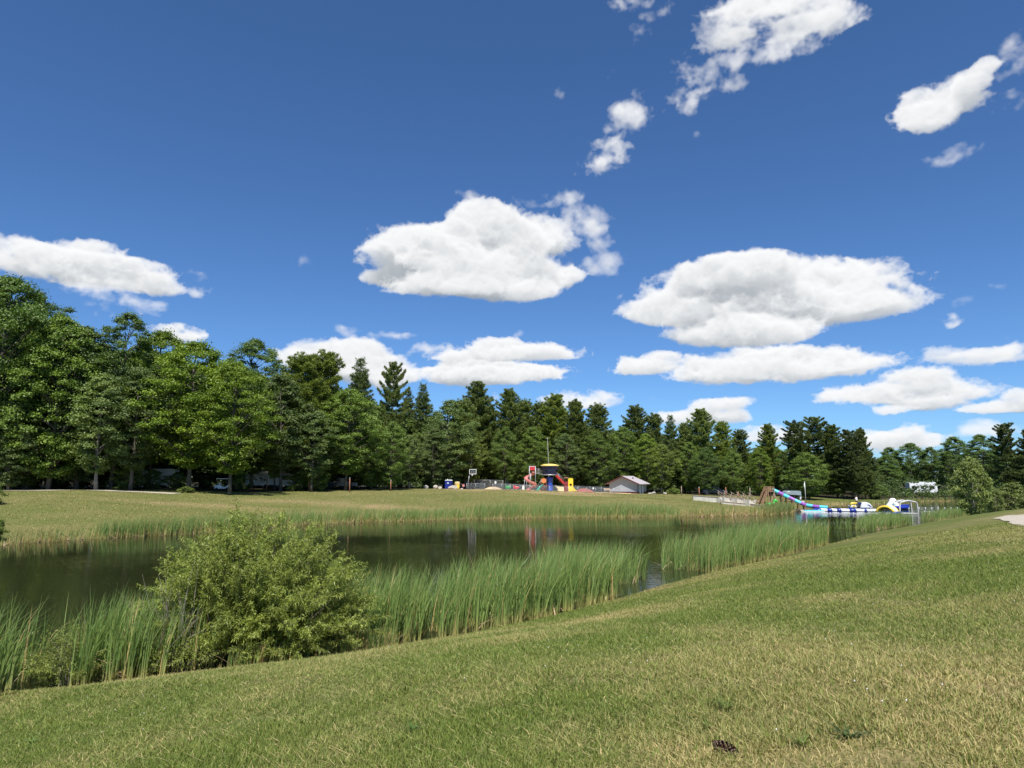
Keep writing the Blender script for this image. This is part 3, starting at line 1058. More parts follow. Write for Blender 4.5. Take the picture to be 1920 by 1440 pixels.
def bed(name, poly, px0, px1, off0, off1, dens, hmin, hmax, label, seed, leaves=7, width=0.034, segs=4, dry=0.05, fringe=0.5, tone=1.0):
    r_ = np.random.default_rng(seed)
    pl = along(poly, 0, 0)
    P = np.array([p for p, x, y in pl]); X = np.array([x for p, x, y in pl]); Y = np.array([y for p, x, y in pl])
    o = np.argsort(P)
    q = np.linspace(px0, px1, 160)
    bx = np.interp(q, P[o], X[o]); by = np.interp(q, P[o], Y[o])
    seg = np.hypot(np.diff(bx), np.diff(by)); S = np.concatenate([[0], np.cumsum(seg)])
    L = S[-1]
    n = int(L * (off1 - off0) * dens)
    s = r_.random(n) * L
    cx = np.interp(s, S, bx); cy = np.interp(s, S, by)
    tx = np.interp(s + 0.5, S, bx) - np.interp(s - 0.5, S, bx); ty = np.interp(s + 0.5, S, by) - np.interp(s - 0.5, S, by)
    tl = np.hypot(tx, ty) + 1e-9
    nxn, nyn = -ty / tl, tx / tl
    # the normal that points into the water
    dd, _, _ = shore_query(cx + nxn * 1.5, cy + nyn * 1.5)
    sg = np.where(dd < 0, 1, -1)
    off = off0 + (off1 - off0) * r_.random(n) ** 0.9
    edge = np.minimum(s, L - s) / max(0.8, 0.06 * L)
    patch = vnoise(cx * 1.0 + 50, cy * 1.0, 1.6, seed + 5)
    patch2 = vnoise(cx + 11, cy + off, 0.6, seed + 6)
    ok = (r_.random(n) < np.clip(edge, 0.1, 1)) & (r_.random(n) < 0.35 + 0.9 * patch * (0.5 + patch2)) & (off < off1 * (0.55 + 0.75 * vnoise(cx + 3, cy, 2.5, seed + 7)))
    x = (cx + nxn * sg * off)[ok]; y = (cy + nyn * sg * off)[ok]; patch = patch[ok]; off = off[ok]
    n = len(x)
    z = np.maximum(ground(x, y), WATER - 0.5)
    ph = (hmin + (hmax - hmin) * (0.55 * patch + 0.45 * r_.random(n)))
    # leaves of every plant
    m = leaves
    bxx = np.repeat(x, m) + r_.normal(0, 0.045, n * m); byy = np.repeat(y, m) + r_.normal(0, 0.045, n * m)
    zz = np.repeat(z, m)
    zw = np.maximum(WATER - zz, 0)
    h = np.repeat(ph, m) * (0.62 + 0.42 * r_.random(n * m)) + zw
    ld = np.stack([0.9 + r_.normal(0, 0.65, n * m), r_.normal(0, 0.7, n * m), np.zeros(n * m)], 1)
    ld /= np.linalg.norm(ld, axis=1, keepdims=True) + 1e-9
    lean = np.abs(r_.normal(0.06, 0.08, n * m)); curl = np.abs(r_.normal(0.10, 0.11, n * m)) + np.where(r_.random(n * m) < 0.10, 0.35, 0)
    wv = width * (0.7 + 0.6 * r_.random(n * m))
    V, F, fr, k = blades(np.stack([bxx, byy, zz], 1), h, wv, ld, lean, curl, segs, None, r_)
    g1 = np.array([0.078, 0.150, 0.038]); g2 = np.array([0.180, 0.255, 0.072]); st = np.array([0.38, 0.30, 0.13])
    qq = r_.random(n * m)[:, None]
    c = (g1 * (1 - qq) + g2 * qq) * (0.75 + 0.5 * r_.random(n * m))[:, None] * tone
    isdry = (r_.random(n * m) < dry)[:, None]
    c = np.where(isdry, st * (0.7 + 0.5 * r_.random(n * m))[:, None], c)
    C = np.repeat(c, k, 0)
    basef = np.clip(1 - fr / 0.20, 0, 1)[:, None]           # pale straw sheaths at the foot of every stalk
    C = C * (1 - 0.6 * basef) + np.array([0.36, 0.33, 0.12]) * 0.6 * basef
    # broken dry stalks lying at the foot
    nb = int(n * fringe)
    if nb:
        j = r_.integers(0, n, nb)
        ld2 = r_.normal(size=(nb, 3)); ld2[:, 2] = 0; ld2 /= np.linalg.norm(ld2, axis=1, keepdims=True)
        bz = np.maximum(z[j], WATER - 0.05)
        V2, F2, fr2, k2 = blades(np.stack([x[j] + r_.normal(0, .1, nb), y[j] + r_.normal(0, .1, nb), bz], 1), 0.25 + 0.65 * r_.random(nb), np.full(nb, width * 0.9), ld2, 0.3 + 1.2 * r_.random(nb), 0.5 * r_.random(nb), segs, None, r_)
        c2 = np.array([0.36, 0.28, 0.17]) * (0.6 + 0.7 * r_.random(nb))[:, None]
        F = np.concatenate([F, F2 + len(V)]); V = np.concatenate([V, V2]); C = np.concatenate([C, np.repeat(c2, k2, 0)])
    me = mesh_np(name, V, F, 4, C)
    return tag(link(name, me, M['reed']), label, 'cattails', 'cattail beds along the pond', 'stuff')


bed('cattails', NEAR, -140, 66, -0.2, 2.6, 30, 1.8, 2.45, 'tall green cattails at the lower left corner in the near water', 101)
bed('cattails', NEAR, 95, 430, -0.5, 2.6, 36, 1.7, 2.5, 'tall green cattails left of the willow bush', 102)
bed('cattails', NEAR, 590, 1165, -0.25, 3.4, 34, 1.8, 2.6, 'broad bed of tall cattails right of the willow bush', 103, 6)
bed('cattails', NEAR, 1150, 1272, 1.4, 4.6, 24, 1.8, 2.4, 'cattails standing out in shallow water before a gap of open water', 104, 6, 0.024)
bed('cattails', NEAR, 1322, 1556, -0.2, 3.8, 30, 1.7, 2.4, 'bed of cattails beyond the gap at the foot of the lawn', 105, 5, 0.026)
bed('cattails', NEAR, 1650, 1728, 0.8, 4.5, 20, 1.2, 1.75, 'cattails below the yellow inflatable arch', 106, 6, 0.032)
bed('cattails', NEAR, 1752, 1822, -0.2, 2.6, 12, 1.1, 1.6, 'cattails at the foot of the cottonwood on the near bank', 107, 5, 0.034)
bed('sedges', NEAR, 400, 735, -1.0, 0.1, 60, 0.35, 0.75, 'short sedge fringe along the foot of the willow bush', 108, 7, 0.014, 4, 0.2, 0.5, 0.9)
bed('rushes', FAR, -260, 175, -1.2, 0.6, 9, 0.8, 1.5, 'thin short rushes along the left end of the far bank', 111, 5, 0.03, 3, 0.35, 2.2)
bed('rushes', FAR, 175, 385, -1.6, 0.4, 30, 1.4, 2.0, 'dense rushes on the far bank left of the willow bush', 112, 5, 0.034, 3, 0.1, 0.8, 1.0)
bed('rushes', FAR, 385, 620, -3.0, 0.4, 14, 1.1, 1.9, 'rushes on the far bank behind the willow bush', 113, 5, 0.034, 3, 0.12, 1.0, 1.05)
bed('rushes', FAR, 620, 920, -3.4, 0.4, 14, 1.1, 1.9, 'fringe of rushes on the far bank below the basketball hoop', 114, 5, 0.036, 3, 0.12, 1.1, 1.05)
bed('rushes', FAR, 900, 1275, -4.6, 0.4, 14, 1.3, 2.1, 'wide rush belt on the far bank below the playground', 115, 5, 0.038, 3, 0.12, 0.9, 1.0)
bed('rushes', FAR, 1275, 1490, -2.6, 0.3, 10, 0.9, 1.6, 'thin rushes on the far bank below the concrete steps', 116, 5, 0.04, 3, 0.4, 2.5)
bed('rushes', FAR, 1430, 1484, -2.2, 0.4, 24, 1.3, 1.8, 'dark rush clump on the far bank below the tube slide', 117, 5, 0.04, 3, 0.12, 0.5, 0.8)
bed('rushes', FAR, 1560, 1800, -1.0, 0.5, 6, 0.8, 1.4, 'low rushes along the shaded end of the pond', 118, 5, 0.05, 3, 0.2, 1.0, 0.8)


# ------------------------------------------------------------------ trees
def cluster_leaves(r_, centres, radii, per, size, flat=0.65, up=0.5, asp=0.6):
    n = len(centres) * per
    i = np.repeat(np.arange(len(centres)), per)
    d = r_.normal(size=(n, 3)); d /= np.linalg.norm(d, axis=1, keepdims=True)
    d[:, 2] = np.where(d[:, 2] < -0.25, -d[:, 2], d[:, 2])
    rr = radii[i] * (0.15 + 0.62 * np.abs(r_.normal(0.55, 0.55, n)) + 0.30 * r_.random(n))
    c = centres[i] + d * rr[:, None] * np.array([1, 1, flat])
    nr = d * 0.6 + np.array([0, 0, up]) + r_.normal(size=(n, 3)) * 0.55
    sz = size * (0.65 + 0.7 * r_.random(n))
    V, F = leaf_quads(c, nr, sz, asp, r_)
    return V, F, i


def tree_root(name):
    o = bpy.data.objects.new(name, None)
    COL.objects.link(o)
    return o


def make_deciduous(name, seed, H=20.0, base=0.16, rmax=5.0, ncl=120, per=170, leaf=0.30, clr=(1.0, 1.9), c1=(0.030, 0.062, 0.012), c2=(0.085, 0.13, 0.028), bark='bark_grey', peak=0.45, airy=0.0, lean=0.0):
    r_ = np.random.default_rng(seed)
    root = tree_root(name)
    tr = MB()
    pts, rad = [], []
    ax, ay = r_.normal(0, 0.02, 2)
    for i in range(9):
        t = i / 8
        pts.append((H * 0.82 * t * ax + 0.15 * math.sin(3 * t + seed) + lean * t * t * H, H * 0.82 * t * ay + 0.15 * math.cos(2.4 * t + seed), -0.15 + H * 0.82 * t))
        rad.append((0.012 * H) * (1.25 if i == 0 else 1.0) * (1 - 0.85 * t) + 0.02)
    tr.tube(pts, rad, 8)
    T = [Vector(p) for p in pts]
    cs, rs_ = [], []
    for k in range(ncl):
        t = base + (1 - base) * (k + r_.random()) / ncl
        u = (t - base) / (1 - base)
        prof = (u / peak) ** 0.55 if u < peak else max(0.0, 1 - ((u - peak) / (1 - peak)) ** 1.9) ** 0.75
        prof = max(prof, 0.12)
        a = k * 2.399963 + r_.normal(0, 0.5)
        lob = 1 + 0.22 * math.sin(a * 2 + seed) + 0.16 * math.sin(a * 3 + 7 * u + seed)
        rr = rmax * prof * lob * (0.45 + 0.6 * r_.random() ** 0.5)
        cs.append((rr * math.cos(a) + lean * t * t * H, rr * math.sin(a), H * t * 0.97 - 0.3))
        rs_.append((clr[0] + (clr[1] - clr[0]) * r_.random()) * (0.7 + 0.3 * prof))
    cs = np.array(cs); rs_ = np.array(rs_)
    # limbs to every third clump
    for k in range(0, ncl, 3):
        c = Vector(cs[k])
        hb = max(H * base * 0.8, c.z - (0.35 + 0.3 * r_.random()) * math.hypot(c.x, c.y) - 0.8)
        f = min(0.999, (hb + 0.15) / (H * 0.82)) * 8
        i = int(f)
        s = T[i].lerp(T[min(8, i + 1)], f - i)
        mid = s.lerp(c, 0.5) + Vector((0, 0, 0.25))
        L = (c - s).length
        tr.tube([s, mid, c], [0.012 * L + 0.03, 0.008 * L + 0.02, 0.012], 5, False)
    tr.build('trunk', M[bark], root)
    V, F, i = cluster_leaves(r_, cs, rs_, per, leaf, 0.62, 0.55)
    n = len(V) // 4
    cl = r_.random(len(cs))[i] * 0.45 + r_.random(n) * 0.55
    c = np.array(c1) * (1 - cl[:, None]) + np.array(c2) * cl[:, None]
    me = mesh_np('crown', V, F, 4, np.repeat(c, 4, 0))
    link('crown', me, M['leaf'], root)
    root['H'] = H
    return root


def make_conifer(name, seed, H=22.0, base=0.12, rmax=3.6, gap=0.75, nb=5, per=15, tuft=0.34, droop=0.0, c1=(0.026, 0.052, 0.018), c2=(0.075, 0.105, 0.030), power=0.75, wid=0.2, irr=0.35):
    r_ = np.random.default_rng(seed)
    root = tree_root(name)
    tr = MB()
    tr.tube([(0.05 * math.sin(i + seed), 0.05 * math.cos(i * 1.3), -0.15 + H * 0.99 * i / 7) for i in range(8)], [0.011 * H * (1 - i / 7.4) + 0.02 for i in range(8)], 7)
    C, D = [], []
    z = H * base
    a0 = 0.0
    while z < H * 0.985:
        t = (z - H * base) / (H * (1 - base))
        a0 += 0.9 + r_.random()
        side = [0.75 + irr * r_.normal() * 0.5 for _ in range(nb)]
        for j in range(nb):
            L = rmax * min(1.0, 0.5 + 2.4 * t) * (1 - t) ** power * max(0.25, min(1.35, side[j] + 0.25)) + 0.28
            a = a0 + 2 * math.pi * j / nb + r_.normal(0, 0.22)
            el = (-0.16 - droop) + (0.30 + droop) * t + 0.25 * t * t + r_.normal(0, 0.08)
            out = Vector((math.cos(a), math.sin(a), 0))
            zb = z + r_.normal(0, 0.12)
            path = []
            for s in (0, 0.35, 0.7, 1.0):
                path.append(out * (L * s) + Vector((0, 0, zb + L * (math.sin(el) * s + 0.26 * s ** 2.4))))
            tr.tube(path, [0.010 * L + 0.012, 0.007 * L + 0.008, 0.006 * L + 0.005, 0.004], 4, False)
            nt_ = max(2, int(L / 0.30))
            for k in range(nt_):
                s = 0.22 + 0.80 * (k + r_.random()) / nt_
                f = min(2.999, s / 0.35)
                i = int(min(2, f))
                p = path[i].lerp(path[i + 1], min(1.05, f - i if i < 2 else (s - 0.7) / 0.3))
                spread = 0.34 * L * (1 - s) + 0.10
                for sd in (-1, 0, 1) if L > 0.9 else (0,):
                    lat = Vector((-out.y, out.x, 0)) * sd * spread * (0.6 + 0.7 * r_.random())
                    C.append(p + lat + Vector((0, 0, r_.normal(0, 0.05))))
                    D.append(out + Vector((-out.y, out.x, 0)) * sd * 0.9 + Vector((0, 0, 0.75)))
        z += gap * (0.75 + 0.5 * r_.random()) * (1 - 0.35 * t)
    tr.build('trunk', M['bark'], root)
    C = np.array(C); D = np.array(D)
    n = len(C) * per
    i = np.repeat(np.arange(len(C)), per)
    d = D[i] / np.linalg.norm(D[i], axis=1, keepdims=True) + r_.normal(size=(n, 3)) * 0.75
    d /= np.linalg.norm(d, axis=1, keepdims=True)
    Ln = tuft * (0.6 + 0.7 * r_.random(n))
    ctr = C[i] + d * (Ln * 0.45)[:, None] + r_.normal(0, 0.07, (n, 3))
    sd = np.cross(d, r_.normal(size=(n, 3))); sd /= np.linalg.norm(sd, axis=1, keepdims=True) + 1e-9
    w = (Ln * wid)[:, None]
    h = (Ln * 0.5)[:, None]
    V = np.stack([ctr - d * h, ctr + sd * w * 0.5, ctr + d * h, ctr - sd * w * 0.5], 1).reshape(-1, 3)
    cl = (r_.random(len(C))[i] * 0.5 + r_.random(n) * 0.5)[:, None]
    c = np.array(c1) * (1 - cl) + np.array(c2) * cl
    me = mesh_np('crown', V, np.arange(4 * n), 4, np.repeat(c, 4, 0))
    link('crown', me, M['needle'], root)
    root['H'] = H
    return root


PROTO = {
    'oak': make_deciduous('oak_tree', 11, 26, 0.11, 5.6, 230, 240, 0.27, (0.8, 1.9), peak=0.62),
    'oak_airy': make_deciduous('oak_tree', 12, 26, 0.16, 5.2, 150, 220, 0.26, (0.7, 1.5), peak=0.66),
    'maple': make_deciduous('maple_tree', 13, 20, 0.08, 5.6, 230, 230, 0.25, (0.7, 1.6), c2=(0.095, 0.15, 0.026), peak=0.42),
    'maple_high': make_deciduous('maple_tree', 18, 20, 0.17, 5.4, 190, 240, 0.25, (0.7, 1.6), c2=(0.095, 0.15, 0.026), peak=0.45),
    'ash_high': make_deciduous('ash_tree', 19, 17, 0.19, 4.0, 130, 230, 0.24, (0.6, 1.4), c1=(0.035, 0.065, 0.020), c2=(0.085, 0.125, 0.040), bark='bark_grey', peak=0.5),
    'maple_round': make_deciduous('maple_tree', 14, 18, 0.06, 5.2, 200, 230, 0.245, (0.7, 1.6), c2=(0.09, 0.14, 0.03), peak=0.38),
    'ash': make_deciduous('ash_tree', 15, 17, 0.07, 3.8, 140, 230, 0.24, (0.6, 1.4), c1=(0.035, 0.065, 0.020), c2=(0.085, 0.125, 0.040), bark='bark_grey', peak=0.5),
    'aspen': make_deciduous('aspen_tree', 16, 15, 0.16, 3.0, 110, 200, 0.22, (0.5, 1.2), c1=(0.045, 0.075, 0.022), c2=(0.10, 0.145, 0.045), bark='bark_pale', peak=0.5, lean=0.02),
    'sapling': make_deciduous('young_tree', 17, 8, 0.05, 2.6, 70, 130, 0.25, (0.6, 1.1), c2=(0.09, 0.14, 0.03), peak=0.4),
    'pine': make_conifer('pine_tree', 21, 24, 0.08, 5.0, 0.72, 6, 18, 0.42, irr=0.9, power=0.60),
    'pine_thin': make_conifer('pine_tree', 22, 22, 0.08, 4.3, 0.66, 6, 18, 0.38, irr=1.0, power=0.55),
    'spruce': make_conifer('spruce_tree', 23, 20, 0.05, 3.6, 0.55, 6, 16, 0.32, droop=0.10, irr=0.2, power=0.9, c1=(0.022, 0.045, 0.020), c2=(0.062, 0.092, 0.034)),
    'pine_broad': make_conifer('pine_tree', 24, 24, 0.14, 5.0, 1.25, 5, 26, 0.46, irr=1.5, power=0.36, c1=(0.020, 0.040, 0.014), c2=(0.060, 0.085, 0.024)),
}
proto_used = {k: False for k in PROTO}
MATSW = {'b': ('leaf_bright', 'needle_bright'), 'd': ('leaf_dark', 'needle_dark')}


def place_tree(kind, x, y, h, label, group=None, tone=None, rz=None, wide=1.0, dz=0.0):
    src = PROTO[kind]
    o = src.copy()
    COL.objects.link(o)
    for ch in src.children:
        c = ch.copy()
        COL.objects.link(c)
        c.parent = o
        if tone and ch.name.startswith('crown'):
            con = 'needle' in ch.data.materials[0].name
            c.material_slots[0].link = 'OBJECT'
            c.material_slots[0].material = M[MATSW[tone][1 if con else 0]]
    s = h / src['H']
    o.scale = (s * wide, s * wide, s)
    o.location = (x, y, gz(x, y) + dz)
    o.rotation_euler = (random.uniform(-0.035, 0.035), random.uniform(-0.035, 0.035), random.uniform(0, 6.28) if rz is None else rz)
    del o['H']
    cat = {'p': 'pine tree', 's': 'spruce tree', 'm': 'maple tree', 'o': 'oak tree'}.get(kind[0], 'tree')
    if kind == 'sapling':
        cat = 'young tree'
    return tag(o, label, cat, group)


EDGE = 'trees along the edge of the wood'
TREES = [
    # kind, picture column, top row, distance, tone, width, label
    ('oak', 10, 515, 100, 'd', 1.0, 'tallest dark broadleaf tree at the left edge of the photo'),
    ('oak_airy', 85, 545, 106, 'd', 0.9, 'tall thin-crowned tree just right of the tallest left tree'),
    ('maple', 118, 590, 100, None, 0.85, 'mid green broadleaf tree with pale trunk at the far left'),
    ('ash', 168, 610, 104, 'd', 1.0, 'dark rounded tree top between two taller left trees'),
    ('oak_airy', 236, 582, 106, 'd', 0.85, 'tall open-crowned tree with sky showing through its top'),
    ('maple_high', 300, 618, 112, 'b', 0.8, 'yellow green crown behind the open-crowned tree'),
    ('maple_high', 372, 640, 103, 'b', 1.05, 'broad bright green maple above the white trailer'),
    ('maple_high', 446, 676, 101, 'b', 0.95, 'bright rounded maple at the right end of the tall left trees'),
    ('oak', 486, 636, 118, 'd', 0.85, 'dark glossy oak rising behind the bright maple'),
    ('pine_thin', 566, 668, 118, 'b', 1.2, 'light green feathery conifer, left one of a pair by the white cloud'),
    ('pine_thin', 610, 664, 121, 'b', 1.15, 'light green feathery conifer, right one of a pair by the white cloud'),
    ('ash_high', 538, 700, 112, None, 1.0, 'mid green tree filling in left of the feathery conifers'),
    ('spruce', 673, 674, 132, None, 1.1, 'slender conifer top standing against the white cloud'),
    ('maple_high', 655, 728, 117, None, 1.0, 'dense dome-shaped tree in front of the slender conifer'),
    ('pine_broad', 735, 692, 128, None, 0.62, 'ragged open pine with upswept branches against the blue'),
    ('spruce', 767, 733, 150, 'd', 1.0, 'small dark spire between the ragged pine and the grey spruce'),
    ('spruce', 797, 722, 148, None, 1.1, 'narrow grey green spruce left of the basketball hoop'),
    ('maple_round', 735, 790, 121, None, 0.9, 'rounded tree at the wood edge with bare grey twigs beside it'),
    ('ash', 845, 748, 142, None, 1.1, 'full mid green tree above the blue portable toilet'),
    ('pine', 900, 720, 158, None, 1.1, 'tallest pine of the middle, left of the play tower'),
    ('pine_thin', 872, 752, 152, None, 1.1, 'lower pine leaning on the left flank of the tallest middle pine'),
    ('pine', 955, 733, 160, None, 0.95, 'bluish pine with tufted top right of the tallest middle pine'),
    ('pine_thin', 922, 765, 158, None, 1.0, 'small pine tip between two taller middle pines'),
    ('pine_thin', 984, 752, 163, None, 1.0, 'short pine tip behind the spiral slide'),
    ('pine', 1040, 744, 160, 'b', 1.15, 'broad light pine straight behind the play tower'),
    ('pine_thin', 1012, 757, 164, None, 1.0, 'narrow pine just left of the play tower mast'),
    ('pine', 1083, 754, 157, None, 1.05, 'dense pine right of the play tower mast'),
    ('pine_thin', 1118, 760, 162, None, 1.1, 'pine with ragged right flank above the red climbing panel'),
    ('pine', 1190, 764, 168, 'd', 1.1, 'dark pyramid pine above the grey hut roof ridge'),
    ('pine_thin', 1222, 778, 170, 'd', 1.0, 'dark lower pine behind the pyramid pine'),
    ('spruce', 1255, 780, 165, None, 1.1, 'pointed spruce right of the grey hut'),
    ('pine', 1310, 770, 158, None, 1.15, 'tall bushy pine above the concrete steps'),
    ('pine_thin', 1280, 795, 164, None, 1.0, 'short pine at the left foot of the tall bushy pine'),
    ('pine_thin', 1355, 793, 160, 'b', 1.0, 'pale narrow pine right of the tall bushy pine'),
    ('pine_thin', 1385, 808, 168, 'd', 1.1, 'dark low tree top in the dip before the slide'),
    ('pine', 1435, 798, 160, 'b', 0.95, 'pale green pine above the wooden slide tower'),
    ('pine_broad', 1488, 796, 150, 'd', 1.0, 'dark ragged pine at the left of the clump by the flagpole'),
    ('pine_broad', 1525, 788, 152, 'd', 1.05, 'highest dark pine of the clump by the flagpole'),
    ('pine', 1562, 799, 150, 'd', 1.2, 'dark pine at the right of the clump by the flagpole'),
    ('pine_broad', 1592, 812, 146, 'd', 0.95, 'dark low-branched pine between the clump and the lone spire'),
    ('pine', 1614, 806, 150, 'd', 0.8, 'lone dark spire standing where the tree line drops'),
    ('maple', 1668, 838, 215, 'd', 1.1, 'distant low dark tree at the dip in the tree line'),
    ('maple', 1705, 830, 210, 'd', 1.1, 'distant round-topped tree above the white camper'),
    ('maple_round', 1745, 838, 205, 'd', 1.1, 'distant mid green tree right of the round-topped one'),
    ('maple', 1790, 818, 195, 'd', 1.1, 'tall distant tree left of the cottonwood'),
    ('maple', 1832, 814, 185, 'd', 1.0, 'distant tree right behind the cottonwood'),
    ('pine_broad', 1880, 800, 170, 'd', 0.9, 'dark pine at the right edge behind the young cottonwood'),
    ('pine', 1925, 806, 165, 'd', 1.0, 'dark pine cut off by the right edge of the photo'),
    # second storey: lower broadleaf trees at the edge of the wood
    ('ash', 30, 760, 97, None, 1.1, 'low leafy tree at the far left edge of the wood'),
    ('maple_round', 70, 700, 102, None, 0.9, 'mid-height tree under the thin-crowned left tree'),
    ('aspen', 200, 700, 99, None, 1.1, 'slim tree with bare pale trunk above the gravel road'),
    ('ash_high', 262, 690, 100, None, 1.1, 'slim tree with slanting pale trunk left of the white trailer'),
    ('ash_high', 590, 770, 112, None, 1.1, 'low leafy tree right of the motorhome'),
    ('ash_high', 520, 790, 113, 'b', 0.9, 'small light tree over the motorhome roof'),
    ('maple_round', 700, 800, 122, None, 0.9, 'rounded low tree left of the basketball court'),
    ('aspen', 770, 815, 128, None, 1.2, 'thin-trunked leafy tree left of the portable toilet'),
    ('ash', 815, 800, 138, None, 1.0, 'leafy tree right behind the portable toilet'),
    ('aspen', 885, 815, 146, 'b', 1.1, 'light leafy tree behind the basketball hoop'),
    ('maple_round', 945, 800, 150, None, 0.85, 'rounded broadleaf tree left of the spiral slide'),
    ('maple', 1000, 800, 152, None, 0.85, 'broadleaf tree right behind the spiral slide'),
    ('ash', 1062, 812, 151, None, 1.1, 'broadleaf tree behind the yellow climbing panel'),
    ('maple_round', 1120, 808, 153, None, 0.9, 'broadleaf tree above the red bouncing pillow'),
    ('maple', 1165, 800, 158, None, 0.9, 'broadleaf tree behind the grey hut'),
    ('maple', 1210, 812, 156, 'b', 0.85, 'bright yellow green tree at the right end of the grey hut'),
    ('aspen', 1238, 832, 148, 'b', 1.3, 'pale thin-leaved tree beside the boulders near the hut'),
    ('maple_round', 1325, 838, 147, 'd', 1.0, 'dark full maple behind the railed terrace'),
    ('maple', 1290, 828, 152, None, 0.8, 'mid green tree left of the full dark maple'),
    ('maple_round', 1372, 846, 150, None, 0.9, 'mid green tree above the wooden posts'),
    ('maple', 1420, 838, 148, 'b', 0.85, 'bright maple just left of the wooden slide tower'),
    ('maple_round', 1512, 848, 142, None, 1.25, 'wide-spreading maple above the flagpole'),
    ('sapling', 240, 868, 102, None, 1.3, 'small leafy sapling at the roadside below the slim pale trunks'),
    ('sapling', 288, 880, 105, 'd', 1.6, 'dark sapling in front of the left camper trailer'),
    ('sapling', 335, 884, 108, 'd', 1.5, 'low dark sapling right of the left camper trailer'),
    ('sapling', 455, 886, 110, 'd', 1.4, 'low dark sapling between golf cart and motorhome'),
    ('sapling', 560, 884, 113, None, 1.4, 'light leafy sapling before the right end of the motorhome'),
    ('sapling', 600, 872, 114, None, 1.2, 'taller leafy sapling between motorhome and dark pickup'),
    ('sapling', 1704, 915, 166, 'd', 1.5, 'dark sapling before the left end of the distant white camper'),
    ('sapling', 1738, 917, 165, 'd', 1.3, 'dark sapling before the right end of the distant white camper'),
    ('sapling', 1640, 905, 150, None, 1.6, 'low bush with drooping boughs at the shaded pond end'),
]
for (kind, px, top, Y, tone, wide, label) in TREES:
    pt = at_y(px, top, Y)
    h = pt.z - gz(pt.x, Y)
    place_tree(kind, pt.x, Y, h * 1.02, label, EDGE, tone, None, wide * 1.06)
# the wood behind them: its trees show only as crowns between crowns
r2 = random.Random(99)
n_back = 0
for row, (dy, hs) in enumerate([(9, 0.80), (20, 0.85), (34, 0.90)]):
    px = -170
    while px < 2060:
        x0 = (px - 960) / FPX * 140
        Y = float(np.interp(px, [-200, 0, 250, 500, 700, 900, 1200, 1450, 1600, 1700, 1800, 2060], [104, 106, 112, 122, 138, 160, 166, 166, 168, 222, 205, 190])) + dy + r2.uniform(-3, 3)
        top = float(np.interp(px, [-200, 0, 100, 200, 330, 480, 560, 640, 760, 900, 1040, 1120, 1200, 1300, 1400, 1520, 1600, 1640, 1700, 1800, 1900, 2060],
                              [520, 540, 600, 640, 660, 680, 715, 720, 770, 775, 785, 795, 810, 815, 835, 825, 835, 852, 848, 840, 828, 822])) + r2.uniform(0, 26)
        pt = at_y(px, top, Y)
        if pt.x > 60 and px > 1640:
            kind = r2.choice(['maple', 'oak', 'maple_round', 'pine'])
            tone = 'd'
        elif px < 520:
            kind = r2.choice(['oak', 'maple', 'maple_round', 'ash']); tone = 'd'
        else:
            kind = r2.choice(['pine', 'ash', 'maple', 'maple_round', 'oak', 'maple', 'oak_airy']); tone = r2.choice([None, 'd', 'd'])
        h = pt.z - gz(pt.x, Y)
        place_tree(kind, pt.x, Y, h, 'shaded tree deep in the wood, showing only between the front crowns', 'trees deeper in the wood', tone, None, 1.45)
        n_back += 1
        px += r2.uniform(34, 52) * (1.0 + 0.2 * row)
for root in PROTO.values():              # the patterns themselves are not part of the place
    for ch in list(root.children):
        bpy.data.objects.remove(ch)
    bpy.data.objects.remove(root)


def undergrowth():
    """saplings, brush and low boughs filling the wood under the crowns"""
    r_ = np.random.default_rng(77)
    n = 1900
    px = r_.random(n) * 2300 - 200
    Y = np.interp(px, [-200, 0, 250, 500, 700, 900, 1200, 1450, 1600, 1700, 1800, 2060], [97, 99, 105, 117, 128, 152, 158, 155, 152, 152, 148, 145]) + 3 + 30 * r_.random(n) ** 1.3
    x = (px - 960) / FPX * Y
    keep = ~((px > 285) & (px < 690) & (Y < 128) & (r_.random(n) < 0.55))
    px, x, Y = px[keep], x[keep], Y[keep]
    n = len(px)
    z = ground(x, Y)
    hh = 0.3 + 3.6 * r_.random(n) ** 1.2
    front = (Y - np.interp(px, [-200, 0, 250, 500, 700, 900, 1200, 1450, 1600, 1700, 1800, 2060], [97, 99, 105, 117, 128, 152, 158, 155, 152, 152, 148, 145])) < 7
    hh = np.where(front, hh * np.where(px < 285, 0.8, 0.45), hh)
    ctr = np.stack([x, Y, z + hh], 1)
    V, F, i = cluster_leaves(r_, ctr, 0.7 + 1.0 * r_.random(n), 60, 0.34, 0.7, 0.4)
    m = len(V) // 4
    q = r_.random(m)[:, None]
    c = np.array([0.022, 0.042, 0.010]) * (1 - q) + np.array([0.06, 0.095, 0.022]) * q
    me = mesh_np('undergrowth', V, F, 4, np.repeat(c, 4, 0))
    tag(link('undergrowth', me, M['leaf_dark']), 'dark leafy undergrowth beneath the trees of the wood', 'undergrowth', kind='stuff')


undergrowth()
#PART2


def pos(px, Y, dz=0.0):
    """a place on the ground in picture column px at distance Y"""
    x = at_y(px, 897, Y).x
    return Vector((x, Y, gz(x, Y) + dz))


